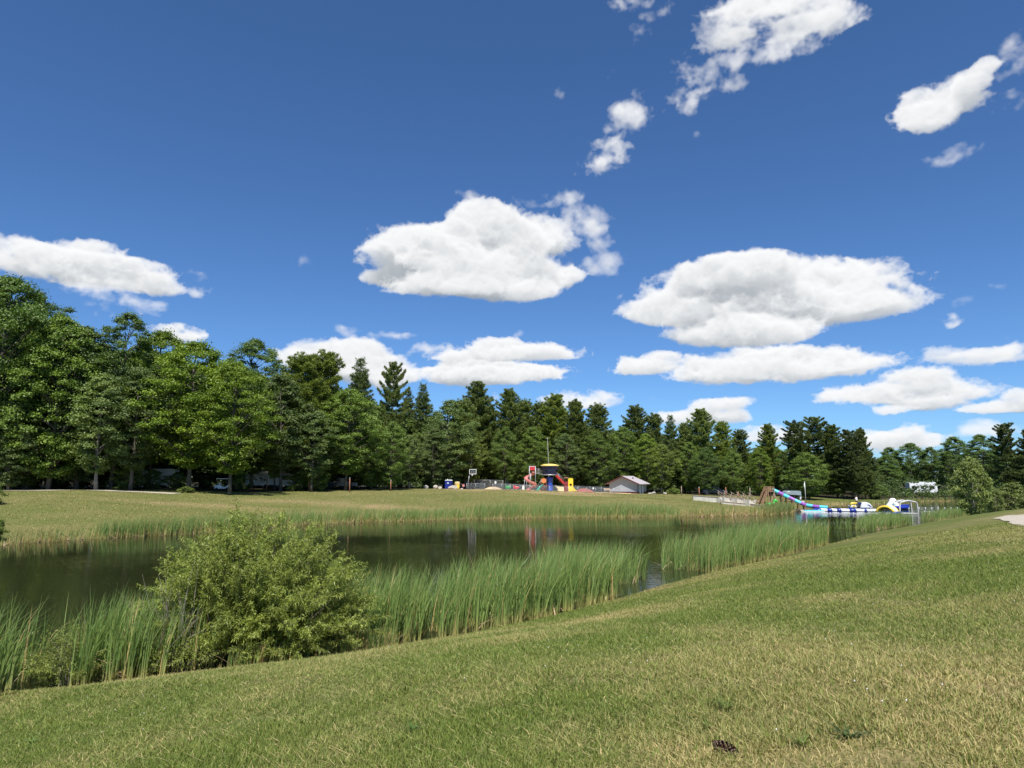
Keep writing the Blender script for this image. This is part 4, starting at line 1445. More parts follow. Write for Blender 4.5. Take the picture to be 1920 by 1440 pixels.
# ------------------------------------------------------------------ willow bush, bare brush, small shrubs on the near shore
def willow(name, label, cat, loc, half_w, half_d, H, nstem, ntwig, nleaf, seed, tips, leaf=0.085, bright=1.0, stem_r=0.014):
    r_ = np.random.default_rng(seed)
    root = thing(name, label, cat, loc)
    st = MB()
    LC, LD, LG = [], [], []
    for i in range(nstem):
        a = r_.random() * 2 * math.pi
        q = r_.random() ** 0.5
        ux, uy = q * math.cos(a), q * math.sin(a)
        if i % 5 >= 3:
            uy = -abs(uy)
        hh = H * (max(0.05, 1 - (abs(ux) ** 2.2) * 0.72 - uy * uy * 0.45)) * (0.66 + 0.32 * r_.random() if i % 5 < 3 else 0.12 + 0.55 * r_.random()) * tips(ux)
        bx, by = ux * half_w * 0.42, uy * half_d * 0.45
        tx, ty = ux * half_w * (0.95 + 0.2 * r_.random()), uy * half_d
        bz = gz(loc[0] + bx, loc[1] + by) - loc[2]
        bz = max(bz, WATER - loc[2]) - 0.08
        P0 = Vector((bx, by, bz)); P2 = Vector((tx, ty, max(hh, 0.35)))
        P1 = P0.lerp(P2, 0.5) + Vector((-(tx - bx) * 0.20, -(ty - by) * 0.20, 0.12 * H))
        path = [(P0 * (1 - t) ** 2 + P1 * 2 * t * (1 - t) + P2 * t * t) for t in (0, .2, .4, .6, .8, 1)]
        st.tube(path, [stem_r * (1.25 - 0.95 * k / 5) for k in range(6)], 5, False)
        tone = 0.75 + 0.5 * r_.random()
        for k in range(ntwig):
            t = 0.12 + 0.88 * ((k + r_.random()) / ntwig)
            p = P0 * (1 - t) ** 2 + P1 * 2 * t * (1 - t) + P2 * t * t
            tg = (P1 - P0) * (1 - t) + (P2 - P1) * t
            tg.normalize()
            d = Vector((r_.normal(), r_.normal(), 0.35 + 0.5 * r_.random()))
            d = (d.normalized() * 0.8 + tg * 0.7 + Vector((ux, uy, 0)) * 0.35).normalized()
            L = (0.35 + 0.5 * r_.random()) * (1.0 - 0.1 * t)
            e = p + d * L + Vector((0, 0, -0.16 * L))
            m = p.lerp(e, 0.5) + Vector((0, 0, 0.07 * L))
            if k % 2 == 0:
                st.tube([p, m, e], [0.0045, 0.003, 0.0015], 3, False)
            for j in range(nleaf):
                s = (j + r_.random()) / nleaf
                c = p * (1 - s) ** 2 + m * 2 * s * (1 - s) + e * s * s
                LC.append(c)
                LD.append(d)
                LG.append(tone)
    st.build('stems', M['bark_grey'], root)
    C = np.array(LC); D = np.array(LD); G = np.array(LG)
    n = len(C)
    # narrow leaves standing out from the twig and drooping
    out = r_.normal(size=(n, 3)); out[:, 2] -= 0.25
    d = D * 0.55 + out * 0.6
    d /= np.linalg.norm(d, axis=1, keepdims=True)
    sd = np.cross(d, np.array([0, 0, 1.0]) + r_.normal(size=(n, 3)) * 0.5); sd /= np.linalg.norm(sd, axis=1, keepdims=True) + 1e-9
    L = (leaf * (0.6 + 0.7 * r_.random(n)))[:, None]
    w = L * 0.085
    V = np.stack([C, C + d * L * 0.45 + sd * w, C + d * L - np.array([0, 0, 0.2]) * L, C + d * L * 0.45 - sd * w], 1).reshape(-1, 3)
    q = r_.random(n)[:, None]
    c = (np.array([0.19, 0.245, 0.046]) * (1 - q) + np.array([0.38, 0.425, 0.11]) * q) * G[:, None] * bright
    me = mesh_np('foliage', V, np.arange(4 * n), 4, np.repeat(c, 4, 0))
    link('foliage', me, M['willow'], root)
    return root


b0 = at_z(478, 1234, WATER)
willow('willow_bush', 'big rounded willow bush with narrow bright leaves at the near water edge', 'bush', (b0[0], b0[1], WATER + 0.05), 3.2, 1.9, 4.25, 290, 20, 44, 201,
       lambda u: 1.0 - 0.10 * max(0, -u - 0.3), 0.11)
b1 = at_z(128, 1283, WATER)
willow('willow_shrub', 'small dark-stemmed willow shrub at the lower left of the near bank', 'shrub', (b1[0], b1[1], WATER + 0.1), 0.95, 0.6, 1.25, 26, 11, 24, 202, lambda u: 1.0, 0.085, 0.85)
b2 = at_z(300, 1268, WATER)
willow('willow_shrub', 'low sprawling green shrub between the cattails and the big willow bush', 'shrub', (b2[0] + 0.3, b2[1] + 0.1, WATER + 0.1), 1.0, 0.5, 0.95, 18, 9, 20, 203, lambda u: 1.0, 0.085, 0.9)


def bare_brush(label, loc, spread, H, n, seed, lean=(0, 0)):
    r_ = random.Random(seed)
    root = thing('bare_brush', label, 'dead brush', loc)
    tot, off = MB(), 0
    for part, cnt, rad in (('branches', n, 0.013), ('twigs', n * 3, 0.006)):
        mb = MB()
        for i in range(cnt):
            bx = r_.gauss(0, spread * 0.3)
            by = r_.gauss(0, spread * 0.2)
            hh = H * r_.uniform(0.4, 1.0)
            ex = bx + lean[0] * hh + r_.gauss(0, spread * 0.5)
            ey = by + lean[1] * hh + r_.gauss(0, spread * 0.3)
            s = 0.0 if part == 'branches' else r_.uniform(0.2, 0.6)
            p0 = Vector((bx + (ex - bx) * s, by + (ey - by) * s, hh * s - 0.1))
            p2 = Vector((ex, ey, hh))
            if part == 'twigs':
                p2 = p0 + (p2 - p0) * 0.6 + Vector((r_.gauss(0, 0.3), r_.gauss(0, 0.2), r_.gauss(0, 0.12)))
            p1 = p0.lerp(p2, 0.5) + Vector((r_.gauss(0, 0.1), r_.gauss(0, 0.08), r_.uniform(0.02, 0.2)))
            path = [p0 * (1 - t) ** 2 + p1 * 2 * t * (1 - t) + p2 * t * t for t in (0, .25, .5, .75, 1)]
            mb.tube(path, [rad * (1.2 - k * 0.22) for k in range(5)], 4, False)
        for v_ in mb.v:
            tot.v.append(v_)
        tot.f += [tuple(i + off for i in f) for f in mb.f]
        tot.sm += mb.sm
        off += len(mb.v)
    tot.build('branches', M['dead'], root)
    return root


p = at_z(330, 1256, WATER)
bare_brush('tangle of bare pale grey branches at the left side of the big willow bush', (p[0], p[1] - 0.25, WATER + 0.1), 0.95, 2.8, 22, 5, (-0.10, -0.05))
p = at_z(560, 1225, WATER)
bare_brush('dark bare stems leaning right inside the big willow bush', (p[0], p[1] - 0.7, WATER + 0.1), 0.5, 2.1, 12, 6, (0.65, -0.1))
p = at_z(225, 1262, WATER)
bare_brush('low dry branches lying among the cattails left of the big willow bush', (p[0], p[1], WATER + 0.15), 1.1, 0.7, 14, 7, (0.5, 0))
PROTO2 = {
    'cottonwood': make_deciduous('cottonwood', 61, 6.2, 0.04, 2.3, 120, 150, 0.20, (0.45, 0.85), c1=(0.06, 0.09, 0.024), c2=(0.11, 0.15, 0.042), bark='bark_pale', peak=0.40),
    'cottonwood_small': make_deciduous('cottonwood', 62, 4.6, 0.04, 2.0, 90, 140, 0.20, (0.4, 0.8), c1=(0.06, 0.09, 0.024), c2=(0.11, 0.15, 0.042), bark='bark_pale', peak=0.45),
    'shrub': make_deciduous('shrub', 63, 2.0, 0.03, 1.3, 40, 110, 0.16, (0.3, 0.55), c1=(0.04, 0.07, 0.015), c2=(0.10, 0.14, 0.03), peak=0.45),
}


def place_shrub(kind, px, Y, h, label, cat, wide=1.0, rz=None, mat=None):
    p = pos(px, Y)
    o = PROTO2[kind]
    if o.get('category'):
        src = o
        o = src.copy(); COL.objects.link(o)
        for ch in src.children:
            c = ch.copy(); COL.objects.link(c); c.parent = o
    s = h / o['H']
    o.scale = (s * wide, s * wide, s)
    o.location = p
    o.rotation_euler.z = random.uniform(0, 6) if rz is None else rz
    return tag(o, label, cat)


place_shrub('cottonwood', 1822, 71, 6.4, 'leafy pale green cottonwood standing by the pond on the near bank', 'tree', 0.64, 0.4)
place_shrub('cottonwood', 1862, 76, 3.4, 'lower cottonwood sucker at the right foot of the leafy cottonwood', 'tree', 0.6)
place_shrub('cottonwood_small', 1896, 82, 4.6, 'rounded young cottonwood at the right edge above the gravel path', 'tree', 1.0)
place_shrub('cottonwood_small', 1925, 84, 3.6, 'young cottonwood cut by the right edge of the photo', 'tree', 1.0)
place_shrub('shrub', 2, 54, 1.9, 'dark bush at the left edge on the far shore', 'shrub', 0.7)
place_shrub('shrub', -12, 74, 2.6, 'leafy bough tip entering at the left edge over the far bank', 'shrub', 0.8)
place_shrub('shrub', 1262, 146, 1.6, 'light green shrub right of the grey hut', 'shrub', 1.1)
place_shrub('shrub', 545, 112, 1.1, 'small light shrub at the wood edge between two bollards', 'shrub', 1.2)
place_shrub('shrub', 350, 101, 1.0, 'low pale weeds at the end of the gravel road', 'shrub', 1.6)
place_shrub('shrub', 230, 100.5, 0.9, 'low leafy weeds beside the gravel road', 'shrub', 2.0)

# ------------------------------------------------------------------ small things in the lawn
ph = ground_hit(1357, 1412)
cone = thing('pine_cone', 'long dark pine cone lying in the dry grass in front', 'pine cone', ph + Vector((0, 0, 0.035)), R(-60))
cone.scale = (1.2, 1.2, 1.2)
body = MB()
body.tube([(-0.085, 0, 0), (-0.05, 0, 0.002), (0, 0, 0.004), (0.05, 0, 0), (0.08, 0, -0.006)], [0.010, 0.017, 0.02, 0.017, 0.008], 10)
body.build('core', M['cone'], cone)
sc, tips_ = MB(), MB()
rr = random.Random(4)
for i in range(90):
    t = i / 89
    a = i * 2.399963
    x = -0.08 + 0.165 * t
    rad = (0.014 + 0.024 * math.sin(math.pi * min(1, t * 0.95 + 0.04)))
    p0 = Vector((x - 0.012, 0.008 * math.cos(a), 0.008 * math.sin(a)))
    p1 = Vector((x + 0.016, rad * math.cos(a), rad * math.sin(a)))
    sd = Vector((0, -math.sin(a), math.cos(a))) * (0.0085 * rr.uniform(0.8, 1.2))
    th = Vector((0.004, 0, 0))
    sc.add([p0 - sd * .5, p0 + sd * .5, p1 + sd, p1 - sd, p0 - sd * .5 + th, p0 + sd * .5 + th, p1 + sd + th * .6, p1 - sd + th * .6],
           [(0, 1, 2, 3), (7, 6, 5, 4), (0, 4, 5, 1), (1, 5, 6, 2), (2, 6, 7, 3), (3, 7, 4, 0)])
    if rr.random() < 0.55:
        q = p1 + Vector((0.001, 0, 0))
        dr = (p1 - p0).normalized() * 0.004
        tips_.add([q - sd * .7, q + sd * .7, q + sd * .5 + dr, q - sd * .5 + dr, q - sd * .7 + th, q + sd * .7 + th, q + sd * .5 + dr + th, q - sd * .5 + dr + th],
                  [(3, 2, 1, 0), (4, 5, 6, 7), (0, 1, 5, 4), (1, 2, 6, 5), (2, 3, 7, 6), (3, 0, 4, 7)])
sc.build('scales', M['cone'], cone)
tips_.build('scale_tips', M['cone_tip'], cone)


def weed(px, py, label, n, size, seed, up=0.5, col=(0.075, 0.105, 0.025)):
    r_ = np.random.default_rng(seed)
    p = ground_hit(px, py)
    a = r_.random(n) * 6.283
    base = np.zeros((n, 3)); base[:, :2] = r_.normal(0, 0.012, (n, 2)); base[:, 2] = -0.005
    ld = np.stack([np.cos(a), np.sin(a), np.zeros(n)], 1)
    V, F, fr, k = blades(base, size * (0.6 + 0.6 * r_.random(n)), np.full(n, size * 0.14), ld, np.full(n, 0.9 - up * 0.5) + r_.random(n) * 0.4, np.full(n, 0.4), 4, a + math.pi / 2, r_)
    c = np.array(col) * (0.7 + 0.6 * r_.random(n))[:, None]
    me = mesh_np('weed', V, F, 4, np.repeat(c, k, 0))
    o = link('weed', me, M['grass'], None, p)
    return tag(o, label, 'weed')


weed(1362, 1332, 'dark green tuft of broad grass standing up in the lawn above the pine cone', 22, 0.11, 1)
weed(1325, 1368, 'small leafy weed just above left of the pine cone', 14, 0.08, 2, 0.7)
weed(1505, 1402, 'dark leafy weed in the dry lawn right of the pine cone', 20, 0.10, 3, 0.8)
weed(1592, 1385, 'low dark weed with spread leaves right of the pine cone', 20, 0.12, 4, 0.0, (0.035, 0.06, 0.018))
weed(60, 1395, 'light green tuft of coarse grass in the lower left corner', 26, 0.10, 5, 0.8, (0.10, 0.16, 0.04))
weed(775, 1370, 'dark clover tuft in the lawn near the bottom middle', 26, 0.07, 6, 0.4, (0.05, 0.10, 0.025))


def clover():
    r_ = np.random.default_rng(8)
    n = 170
    dist = 5 + 26 * r_.random(n) ** 1.3
    az = (r_.random(n) - 0.40) * R(80)
    x = dist * np.sin(az); y = dist * np.cos(az)
    d, _, _ = shore_query(x, y)
    ok = (d > 0.5) & (vnoise(x, y, 3.0, 66) > 0.42)
    x, y, dist = x[ok], y[ok], dist[ok]
    n = len(x)
    z = ground(x, y) + 0.055
    mb_v, mb_f = [], []
    c = np.stack([x, y, z], 1)
    rad = 0.006 + 0.003 * r_.random(n)
    octv = np.array([[1, 0, 0], [0, 1, 0], [-1, 0, 0], [0, -1, 0], [0, 0, 1.0], [0, 0, -0.8]])
    V = (c[:, None, :] + octv[None] * rad[:, None, None]).reshape(-1, 3)
    tri = np.array([[0, 1, 4], [1, 2, 4], [2, 3, 4], [3, 0, 4], [1, 0, 5], [2, 1, 5], [3, 2, 5], [0, 3, 5]])
    F = (np.arange(n)[:, None, None] * 6 + tri[None]).reshape(-1)
    me = mesh_np('clover_flowers', V, F, 3)
    tag(link('clover_flowers', me, M['white']), 'tiny white clover heads scattered over the near lawn', 'clover flowers', kind='stuff')


clover()


# ------------------------------------------------------------------ boulders
def boulder(px, Y, w, h, label, seed, mat='stone', d=None):
    r_ = random.Random(seed)
    bm = bmesh.new()
    bmesh.ops.create_icosphere(bm, subdivisions=3, radius=1.0)
    ph = [(Vector((r_.gauss(0, 1), r_.gauss(0, 1), r_.gauss(0, 1))).normalized(), r_.uniform(0.55, 0.9)) for _ in range(9)]
    for v in bm.verts:
        n = v.co.normalized()
        s = 1.0
        for dr, cut in ph:
            q = n.dot(dr)
            if q > 0.2:
                s = min(s, cut / q * 0.98 + 0.12) if q > cut else s
        v.co = n * (s + r_.uniform(-0.02, 0.02))
        v.co.x *= w / 2; v.co.y *= (d or w * 0.8) / 2; v.co.z *= h * 0.62
        v.co.z += h * 0.36
    me = bpy.data.meshes.new('boulder')
    bm.to_mesh(me); bm.free()
    o = link('boulder', me, M[mat], None, pos(px, Y))
    o.rotation_euler.z = r_.uniform(-0.4, 0.4)
    return tag(o, label, 'boulder', 'boulders along the top of the far bank')


boulder(799, 134, 1.0, 0.7, 'small grey boulder alone left of the portable toilet', 1)
boulder(817, 132, 1.0, 0.75, 'upright pale boulder left of the portable toilet', 2)
boulder(825, 131.5, 0.85, 0.5, 'low pale boulder touching the upright boulder', 3)
boulder(849, 130, 1.9, 0.75, 'long flat pale slab of rock before the portable toilet', 4, 'stone', 0.9)
boulder(866, 131, 0.6, 0.25, 'small flat stone right of the tan barrel', 5)
boulder(1225, 143, 1.1, 0.55, 'pale boulder at the right end of the grey hut', 6)
boulder(1218, 142, 0.9, 0.3, 'low flat stone beside the hut door', 7)
boulder(1246, 145, 0.8, 0.5, 'boulder under the pale thin-leaved tree', 8)
boulder(1412, 124, 0.9, 0.55, 'larger pale boulder left of the wooden slide stairs', 9)
boulder(1420, 123, 0.55, 0.4, 'smaller pale boulder left of the wooden slide stairs', 10)
boulder(1501, 130, 1.1, 0.4, 'flat pale boulder beside the flagpole', 11)
boulder(1501, 104.5, 0.9, 0.5, 'tan boulder at the water where the tube slide ends', 12)

# ------------------------------------------------------------------ wooden bollards
def wood_post(px, Y, h, label, cap=True, group='wooden posts along the far bank', w=0.16, mat='post_wood'):
    o = thing('wooden_post', label, 'post', pos(px, Y), 0, group)
    MB().tube([(0, 0, -0.3), (0.01, 0, h * 0.5), (0, 0, h)], [w / 2 * 1.08, w / 2, w / 2 * 0.96], 10).build('shaft', M[mat], o)
    if cap:
        MB().lathe([(w * 0.62, 0), (w * 0.66, 0.05), (w * 0.5, 0.13), (0.02, 0.17)], (0, 0, h), 12).build('cap', M['galv'], o)
    return o


wood_post(501, 113, 2.05, 'reddish wooden post with pale cap before the motorhome')
wood_post(580, 113, 2.0, 'reddish wooden post with pale cap between motorhome and dark truck')
wood_post(656, 114, 2.25, 'reddish wooden post with pale cap before the dark truck')
wood_post(733, 118, 1.75, 'reddish wooden post left of the boulders')
wood_post(1310, 132, 1.9, 'wooden post with round pale cap at the left of the railed terrace')
wood_post(1360, 134, 2.2, 'wooden post behind the concrete stairs', False)
wood_post(1383, 134, 1.5, 'shorter wooden post right of the concrete stairs', False)
wood_post(1405, 134, 2.3, 'tall grey wooden post left of the slide boulders', False, mat='wood_grey')
wood_post(1277, 138, 1.8, 'grey wooden post under the trees right of the hut', False, mat='wood_grey')

# ------------------------------------------------------------------ play structure
YP = 137.0
KP = YP / FPX


def lx(px):
    return (px - 1031) * KP


def lz(py):
    return (912.6 - py) * KP


p0 = pos(1031, YP)
ps = thing('play_structure', 'climbing tower play structure with dark blue cabin, yellow roof and red spiral slide', 'playground', p0)
MB().lathe([(0.60, -0.1), (0.60, 0.25), (0.55, 0.3), (0.55, 2.2), (0.62, 2.35), (0.62, 2.75)], (0, 0, 0), 20).build('column', M['blue'], ps)
cab = MB().lathe([(1.25, lz(883)), (1.35, lz(881)), (1.72, lz(867)), (1.66, lz(866.6))], (0, 0, 0), 12, False, True, R(15)).build('cabin', M['navy'], ps)
wn = MB()
for k in range(12):
    a = R(15 + 30 * k + 15)
    zc, rc = lz(874), 1.535 * math.cos(R(15)) + 0.012
    wn.box((rc * math.cos(a), rc * math.sin(a), zc), (0.02, 0.42, 0.55), a)
wn.build('windows', M['glass'], cab)
MB().lathe([(1.30, 0), (1.38, 0.02), (1.38, 0.16), (1.30, 0.18)], (0, 0, lz(883.6)), 24).build('base_ring', M['galv'], ps)
rf = MB().lathe([(1.78, 0), (1.88, 0.06), (1.86, 0.16), (1.2, 0.36), (0.3, 0.46), (0.04, 0.47)], (0, 0, lz(866.6)), 28).build('roof', M['pale_yellow'], ps)
MB().lathe([(1.80, 0), (1.80, 0.05)], (0, 0, lz(866.6) - 0.051), 28).build('roof_rim', M['galv'], rf)
# upper left deck with its red panel, held by tall posts
zd = lz(880)
dk = MB().box((lx(998.5), 0, zd), (1.25, 1.3, 0.12)).build('upper_deck', M['maroon'], ps)
for dx, dy in ((-0.6, -0.6), (0.6, -0.6), (-0.6, 0.6), (0.6, 0.6)):
    MB().tube([(lx(998.5) + dx, dy, -0.2), (lx(998.5) + dx, dy, lz(866.5))], 0.06, 8).build('deck_post', M['galv'], ps)
MB().box((lx(998.5), -0.66, lz(871)), (1.0, 0.06, 0.75)).build('red_panel', M['red'], ps, bevel=0.02)
MB().bar((lx(998.5) - 0.62, -0.6, lz(867)), (lx(998.5) + 0.62, -0.6, lz(867)), 0.07).bar((lx(998.5) - 0.62, 0.6, lz(867)), (lx(998.5) + 0.62, 0.6, lz(867)), 0.07).build('deck_rail', M['white'], ps)
# bridge to the cabin
br = MB().bar((lx(1004), 0, zd + 0.05), (lx(1020), 0, lz(882.4)), 0.9, 0.08).build('bridge_floor', M['galv'], ps)
for yy in (-0.45, 0.45):
    rb = MB()
    for k in range(5):
        f = 0.2 + 0.22 * k
        rb.tube([(lx(1004), yy, zd + f), (lx(1018.5), yy, lz(882.4) + f * 0.9)], 0.022, 6)
    rb.build('bridge_rail', M['galv'], ps)
# spiral slide: a trough turning down to the left
sp = []
for i in range(33):
    t = i / 32
    a = R(20) + t * R(450)
    r_s = 0.95
    sp.append((lx(994.5) + r_s * math.cos(a) * (0.95 if t < 0.9 else 1), -1.05 + r_s * math.sin(a) * 0.9 - 0.4 * t, lz(878) - (lz(878) - 0.55) * t))
sp = [(lx(999.5), -0.55, lz(877.5))] + sp + [(lx(992), -2.0, 0.42), (lx(988), -2.1, 0.38)]
MB().tube(sp, 0.36, 11, False, (R(165), R(375))).build('spiral_slide', M['pink'], ps)
MB().tube([(lx(995), -1.25, -0.2), (lx(995), -1.25, lz(880))], 0.07, 8).build('slide_post', M['galv'], ps)
# lower middle deck with orange wheel panel and teal slide
MB().box((lx(1021), -0.35, lz(902)), (1.6, 1.1, 0.12)).build('middle_deck', M['maroon'], ps)
MB().box((lx(1019), -0.7, lz(909)), (0.55, 0.5, 0.75)).build('step_box', M['brown_red'], ps, bevel=0.02)
for dx in (1014.5, 1019, 1023.5):
    for dy in (-0.85, 0.15):
        MB().tube([(lx(dx), dy, -0.2), (lx(dx), dy, lz(889))], 0.05, 8).build('deck_post', M['wood'], ps)
MB().prism([(lx(1019) + 0.46 * math.cos(R(22.5 + 45 * k)), lz(893.5) + 0.50 * math.sin(R(22.5 + 45 * k))) for k in range(8)], -0.97, -0.89).build('orange_wheel', M['orange'], ps)
MB().tube([(lx(1016.5), -0.8, lz(900)), (lx(1013), -1.0, lz(903)), (lx(1007), -1.2, lz(910.2)), (lx(1004.5), -1.25, lz(911))], 0.26, 9, False, (R(160), R(380))).build('teal_slide', M['teal'], ps)
ld = MB()
for yy in (-1.15, -0.6):
    ld.tube([(lx(1007), yy, lz(902)), (lx(1015), yy, lz(892.5))], 0.025, 6)
ld.build('ladder_rail', M['galv'], ps)
# right: red chute from the cabin down to the red and yellow climbing boxes
MB().tube([(lx(1043), -0.4, lz(883)), (lx(1049), -0.4, lz(889)), (lx(1056), -0.4, lz(896.5)), (lx(1058), -0.4, lz(898))], 0.34, 9, False, (R(160), R(380))).build('red_chute', M['red'], ps)
rb = MB()
for yy in (-0.78, -0.02):
    rb.tube([(lx(1043), yy, lz(878)), (lx(1057), yy, lz(890.5))], 0.024, 6)
    rb.tube([(lx(1043), yy, lz(880.5)), (lx(1057), yy, lz(893))], 0.024, 6)
rb.build('chute_rail', M['galv'], ps)
MB().box((lx(1060.5), -0.45, 0.95), (0.80, 0.9, 1.9)).build('red_box', M['maroon'], ps, bevel=0.02)
MB().box((lx(1060.5), -0.45, lz(888)), (0.78, 0.98, 0.10)).build('box_cap', M['pink'], ps)
# yellow box with a round hole
yb = MB()
ring, outer = [], []
w2, z0, z1, hc, hr = 0.48, 0.0, 2.55, lz(901), 0.26
n = 24
for k in range(n):
    a = 2 * math.pi * k / n
    ring.append((hr * math.cos(a), hc + hr * math.sin(a)))
    c_, s_ = math.cos(a), math.sin(a)
    m_ = max(abs(c_) / w2, abs(s_) / ((z1 - hc) if s_ > 0 else (hc - z0)))
    outer.append((c_ / m_, hc + s_ / m_))
vs = []
for yy in (-0.95, -0.88):
    vs += [(lx(1068.8) + x, yy, z) for x, z in ring] + [(lx(1068.8) + x, yy, z) for x, z in outer]
fs = []
for k in range(n):
    j = (k + 1) % n
    fs += [(k, n + k, n + j, j), (2 * n + j, 3 * n + j, 3 * n + k, 2 * n + k), (k, j, 2 * n + j, 2 * n + k), (n + j, n + k, 3 * n + k, 3 * n + j)]
yb.add(vs, fs)
yb.build('yellow_front', M['yellow'], ps)
for sx in (-1, 1):
    MB().box((lx(1068.8) + sx * 0.455, -0.42, 1.24), (0.06, 0.85, 2.48)).build('yellow_side', M['yellow'], ps)
MB().box((lx(1068.8), -0.915, lz(897)), (0.07, 0.09, 0.06)).build('divider', M['brown_red'], ps)
MB().prism([(lx(1073.4), 0.85), (lx(1073.4), 0.1), (lx(1080), 0.02), (lx(1080), 0.16), (lx(1077), 0.32)], -0.95, -0.25).build('yellow_slide', M['yellow'], ps)

# mast behind the tower
ms = thing('mast', 'thin grey pole rising behind the roof of the play tower', 'pole', pos(1029.5, 143))
MB().tube([(0, 0, -0.3), (-0.08, 0, 5), (-0.25, 0, 10.9)], [0.05, 0.035, 0.025], 8).build('pole', M['grey_pipe'], ms)
MB().tube([(-0.6, 0, 10.85), (-0.25, 0, 10.92), (0.05, 0, 10.85)], 0.03, 6).build('cross_arm', M['grey_pipe'], ms)


def mound(name, px, Y, w, d, h, mat, label, cat, seed=1):
    vs, fs = [], []
    nr, na = 8, 28
    r_ = random.Random(seed)
    for i in range(nr + 1):
        t = i / nr
        for k in range(na):
            a = 2 * math.pi * k / na
            q = 1 + 0.04 * math.sin(3 * a + seed)
            vs.append((w / 2 * (1 - t) * math.cos(a) * q, d / 2 * (1 - t) * math.sin(a) * q, h * math.sin(t * math.pi / 2) ** 0.9 - 0.05))
    for i in range(nr):
        for k in range(na):
            j = (k + 1) % na
            fs.append((i * na + k, i * na + j, (i + 1) * na + j, (i + 1) * na + k))
    o = MB().add(vs, fs, True).build(name, M[mat], None, pos(px, Y))
    return tag(o, label, cat)


mound('bounce_pillow', 1094, 138.5, 4.6, 3.6, 0.85, 'sand_red', 'low reddish bouncing pillow right of the yellow slide', 'bounce pillow', 2)
mound('sand_mound', 924, 133.5, 4.0, 3.0, 0.62, 'tan', 'tan rounded mound before the tall chain fence', 'mound', 3)
mound('sand_mound', 1045, 141, 7.0, 3.0, 1.0, 'sand', 'yellow sand heap behind the play tower', 'mound', 4)

# ------------------------------------------------------------------ chain link fences
def fence(pts, h, label, gap=1.9, rail=0.045, mid=False):
    P = [pos(px, Y) for px, Y in pts]
    root = thing('chain_link_fence', label, 'fence', P[0], 0, 'chain link fences round the playground')
    o0 = P[0]
    rl = MB(); pn = MB()
    for a, b in zip(P[:-1], P[1:]):
        L = (b - a).length
        n = max(1, round(L / gap))
        for k in range(n + 1):
            q = a.lerp(b, k / n) - o0
            if k < n or b is P[-1]:
                MB().tube([(q.x, q.y, q.z - 0.2), (q.x, q.y, q.z + h + 0.04)], 0.032, 8).build('fence_post', M['galv'], root)
        up = Vector((0, 0, h))
        rl.tube([a - o0 + up, b - o0 + up], rail / 2, 6)
        if mid:
            rl.tube([a - o0 + up * 0.5, b - o0 + up * 0.5], rail / 2.4, 6)
        d = Vector((0, 0.03, 0))
        pn.add([a - o0 + Vector((0, 0, 0.03)) - d, b - o0 + Vector((0, 0, 0.03)) - d, b - o0 + up - d, a - o0 + up - d], [(0, 1, 2, 3)])
    rl.build('top_rail', M['galv'], root)
    pn.build('wire_mesh', M['link'], root)
    return root


fence([(957, 130.2), (1030, 129.6), (1100, 129.0), (1150, 128.6)], 0.92, 'low chain link fence with bright top rail in front of the play tower')
fence([(875, 131.5), (909, 131.3)], 1.12, 'short low chain link fence panel by the basketball pole')
fence([(924, 132.2), (957, 131.8)], 1.12, 'short low chain link fence behind the tan mound')
fence([(871.5, 147), (943, 146.5)], 1.95, 'tall chain link fence behind the basketball pole', 2.4)
fence([(943, 147.5), (1000, 148.5), (1148, 149.5)], 1.15, 'long chain link fence along the back of the playground', 2.4)
fence([(1150, 128.8), (1164, 130.5)], 1.0, 'chain link fence end before the grey hut wall', 1.9)

# plain signs on the fences and odd equipment behind them
def sign(px, Y, z, w, h, mat, label, post=False):
    p = pos(px, Y)
    o = thing('sign', label, 'sign', p)
    MB().box((0, -0.02, z), (w, 0.025, h)).build('board', M[mat], o, bevel=0.004)
    MB().tube([(0, 0.03, -0.2), (0, 0.03, z + h * 0.4)], 0.025, 6).build('stake', M['galv'], o)
    return o


sign(929, 146.2, 1.5, 0.35, 0.5, 'white_vinyl', 'small white sign on the tall chain link fence')
sign(869, 138, 0.75, 0.45, 0.5, 'pink', 'small faded red sign left of the tall chain link fence')
sign(981, 143, 0.55, 0.45, 0.85, 'white_vinyl', 'narrow white sign between red cart and spiral slide')
sign(1112, 149.0, 0.8, 0.35, 0.45, 'white_vinyl', 'white sign on the back fence above the bounce pillow')


def play_cart(px, Y, label, m1, m2):
    """small two-coloured ride-on wagon with wheels"""
    o = thing('toy_wagon', label, 'toy wagon', pos(px, Y))
    MB().prism([(-0.55, 0.25), (0.5, 0.25), (0.62, 0.55), (0.55, 0.75), (-0.1, 0.72), (-0.2, 0.95), (-0.6, 0.95)], -0.35, 0.35).build('body', M[m1], o, bevel=0.03)
    MB().box((0.15, 0, 0.76), (0.5, 0.5, 0.07)).build('seat', M[m2], o)
    for sx in (-0.35, 0.4):
        for sy in (-0.36, 0.36):
            MB().tube([(sx, sy - 0.05, 0.18), (sx, sy + 0.05, 0.18)], 0.18, 12).build('wheel', M['black'], o)
    return o


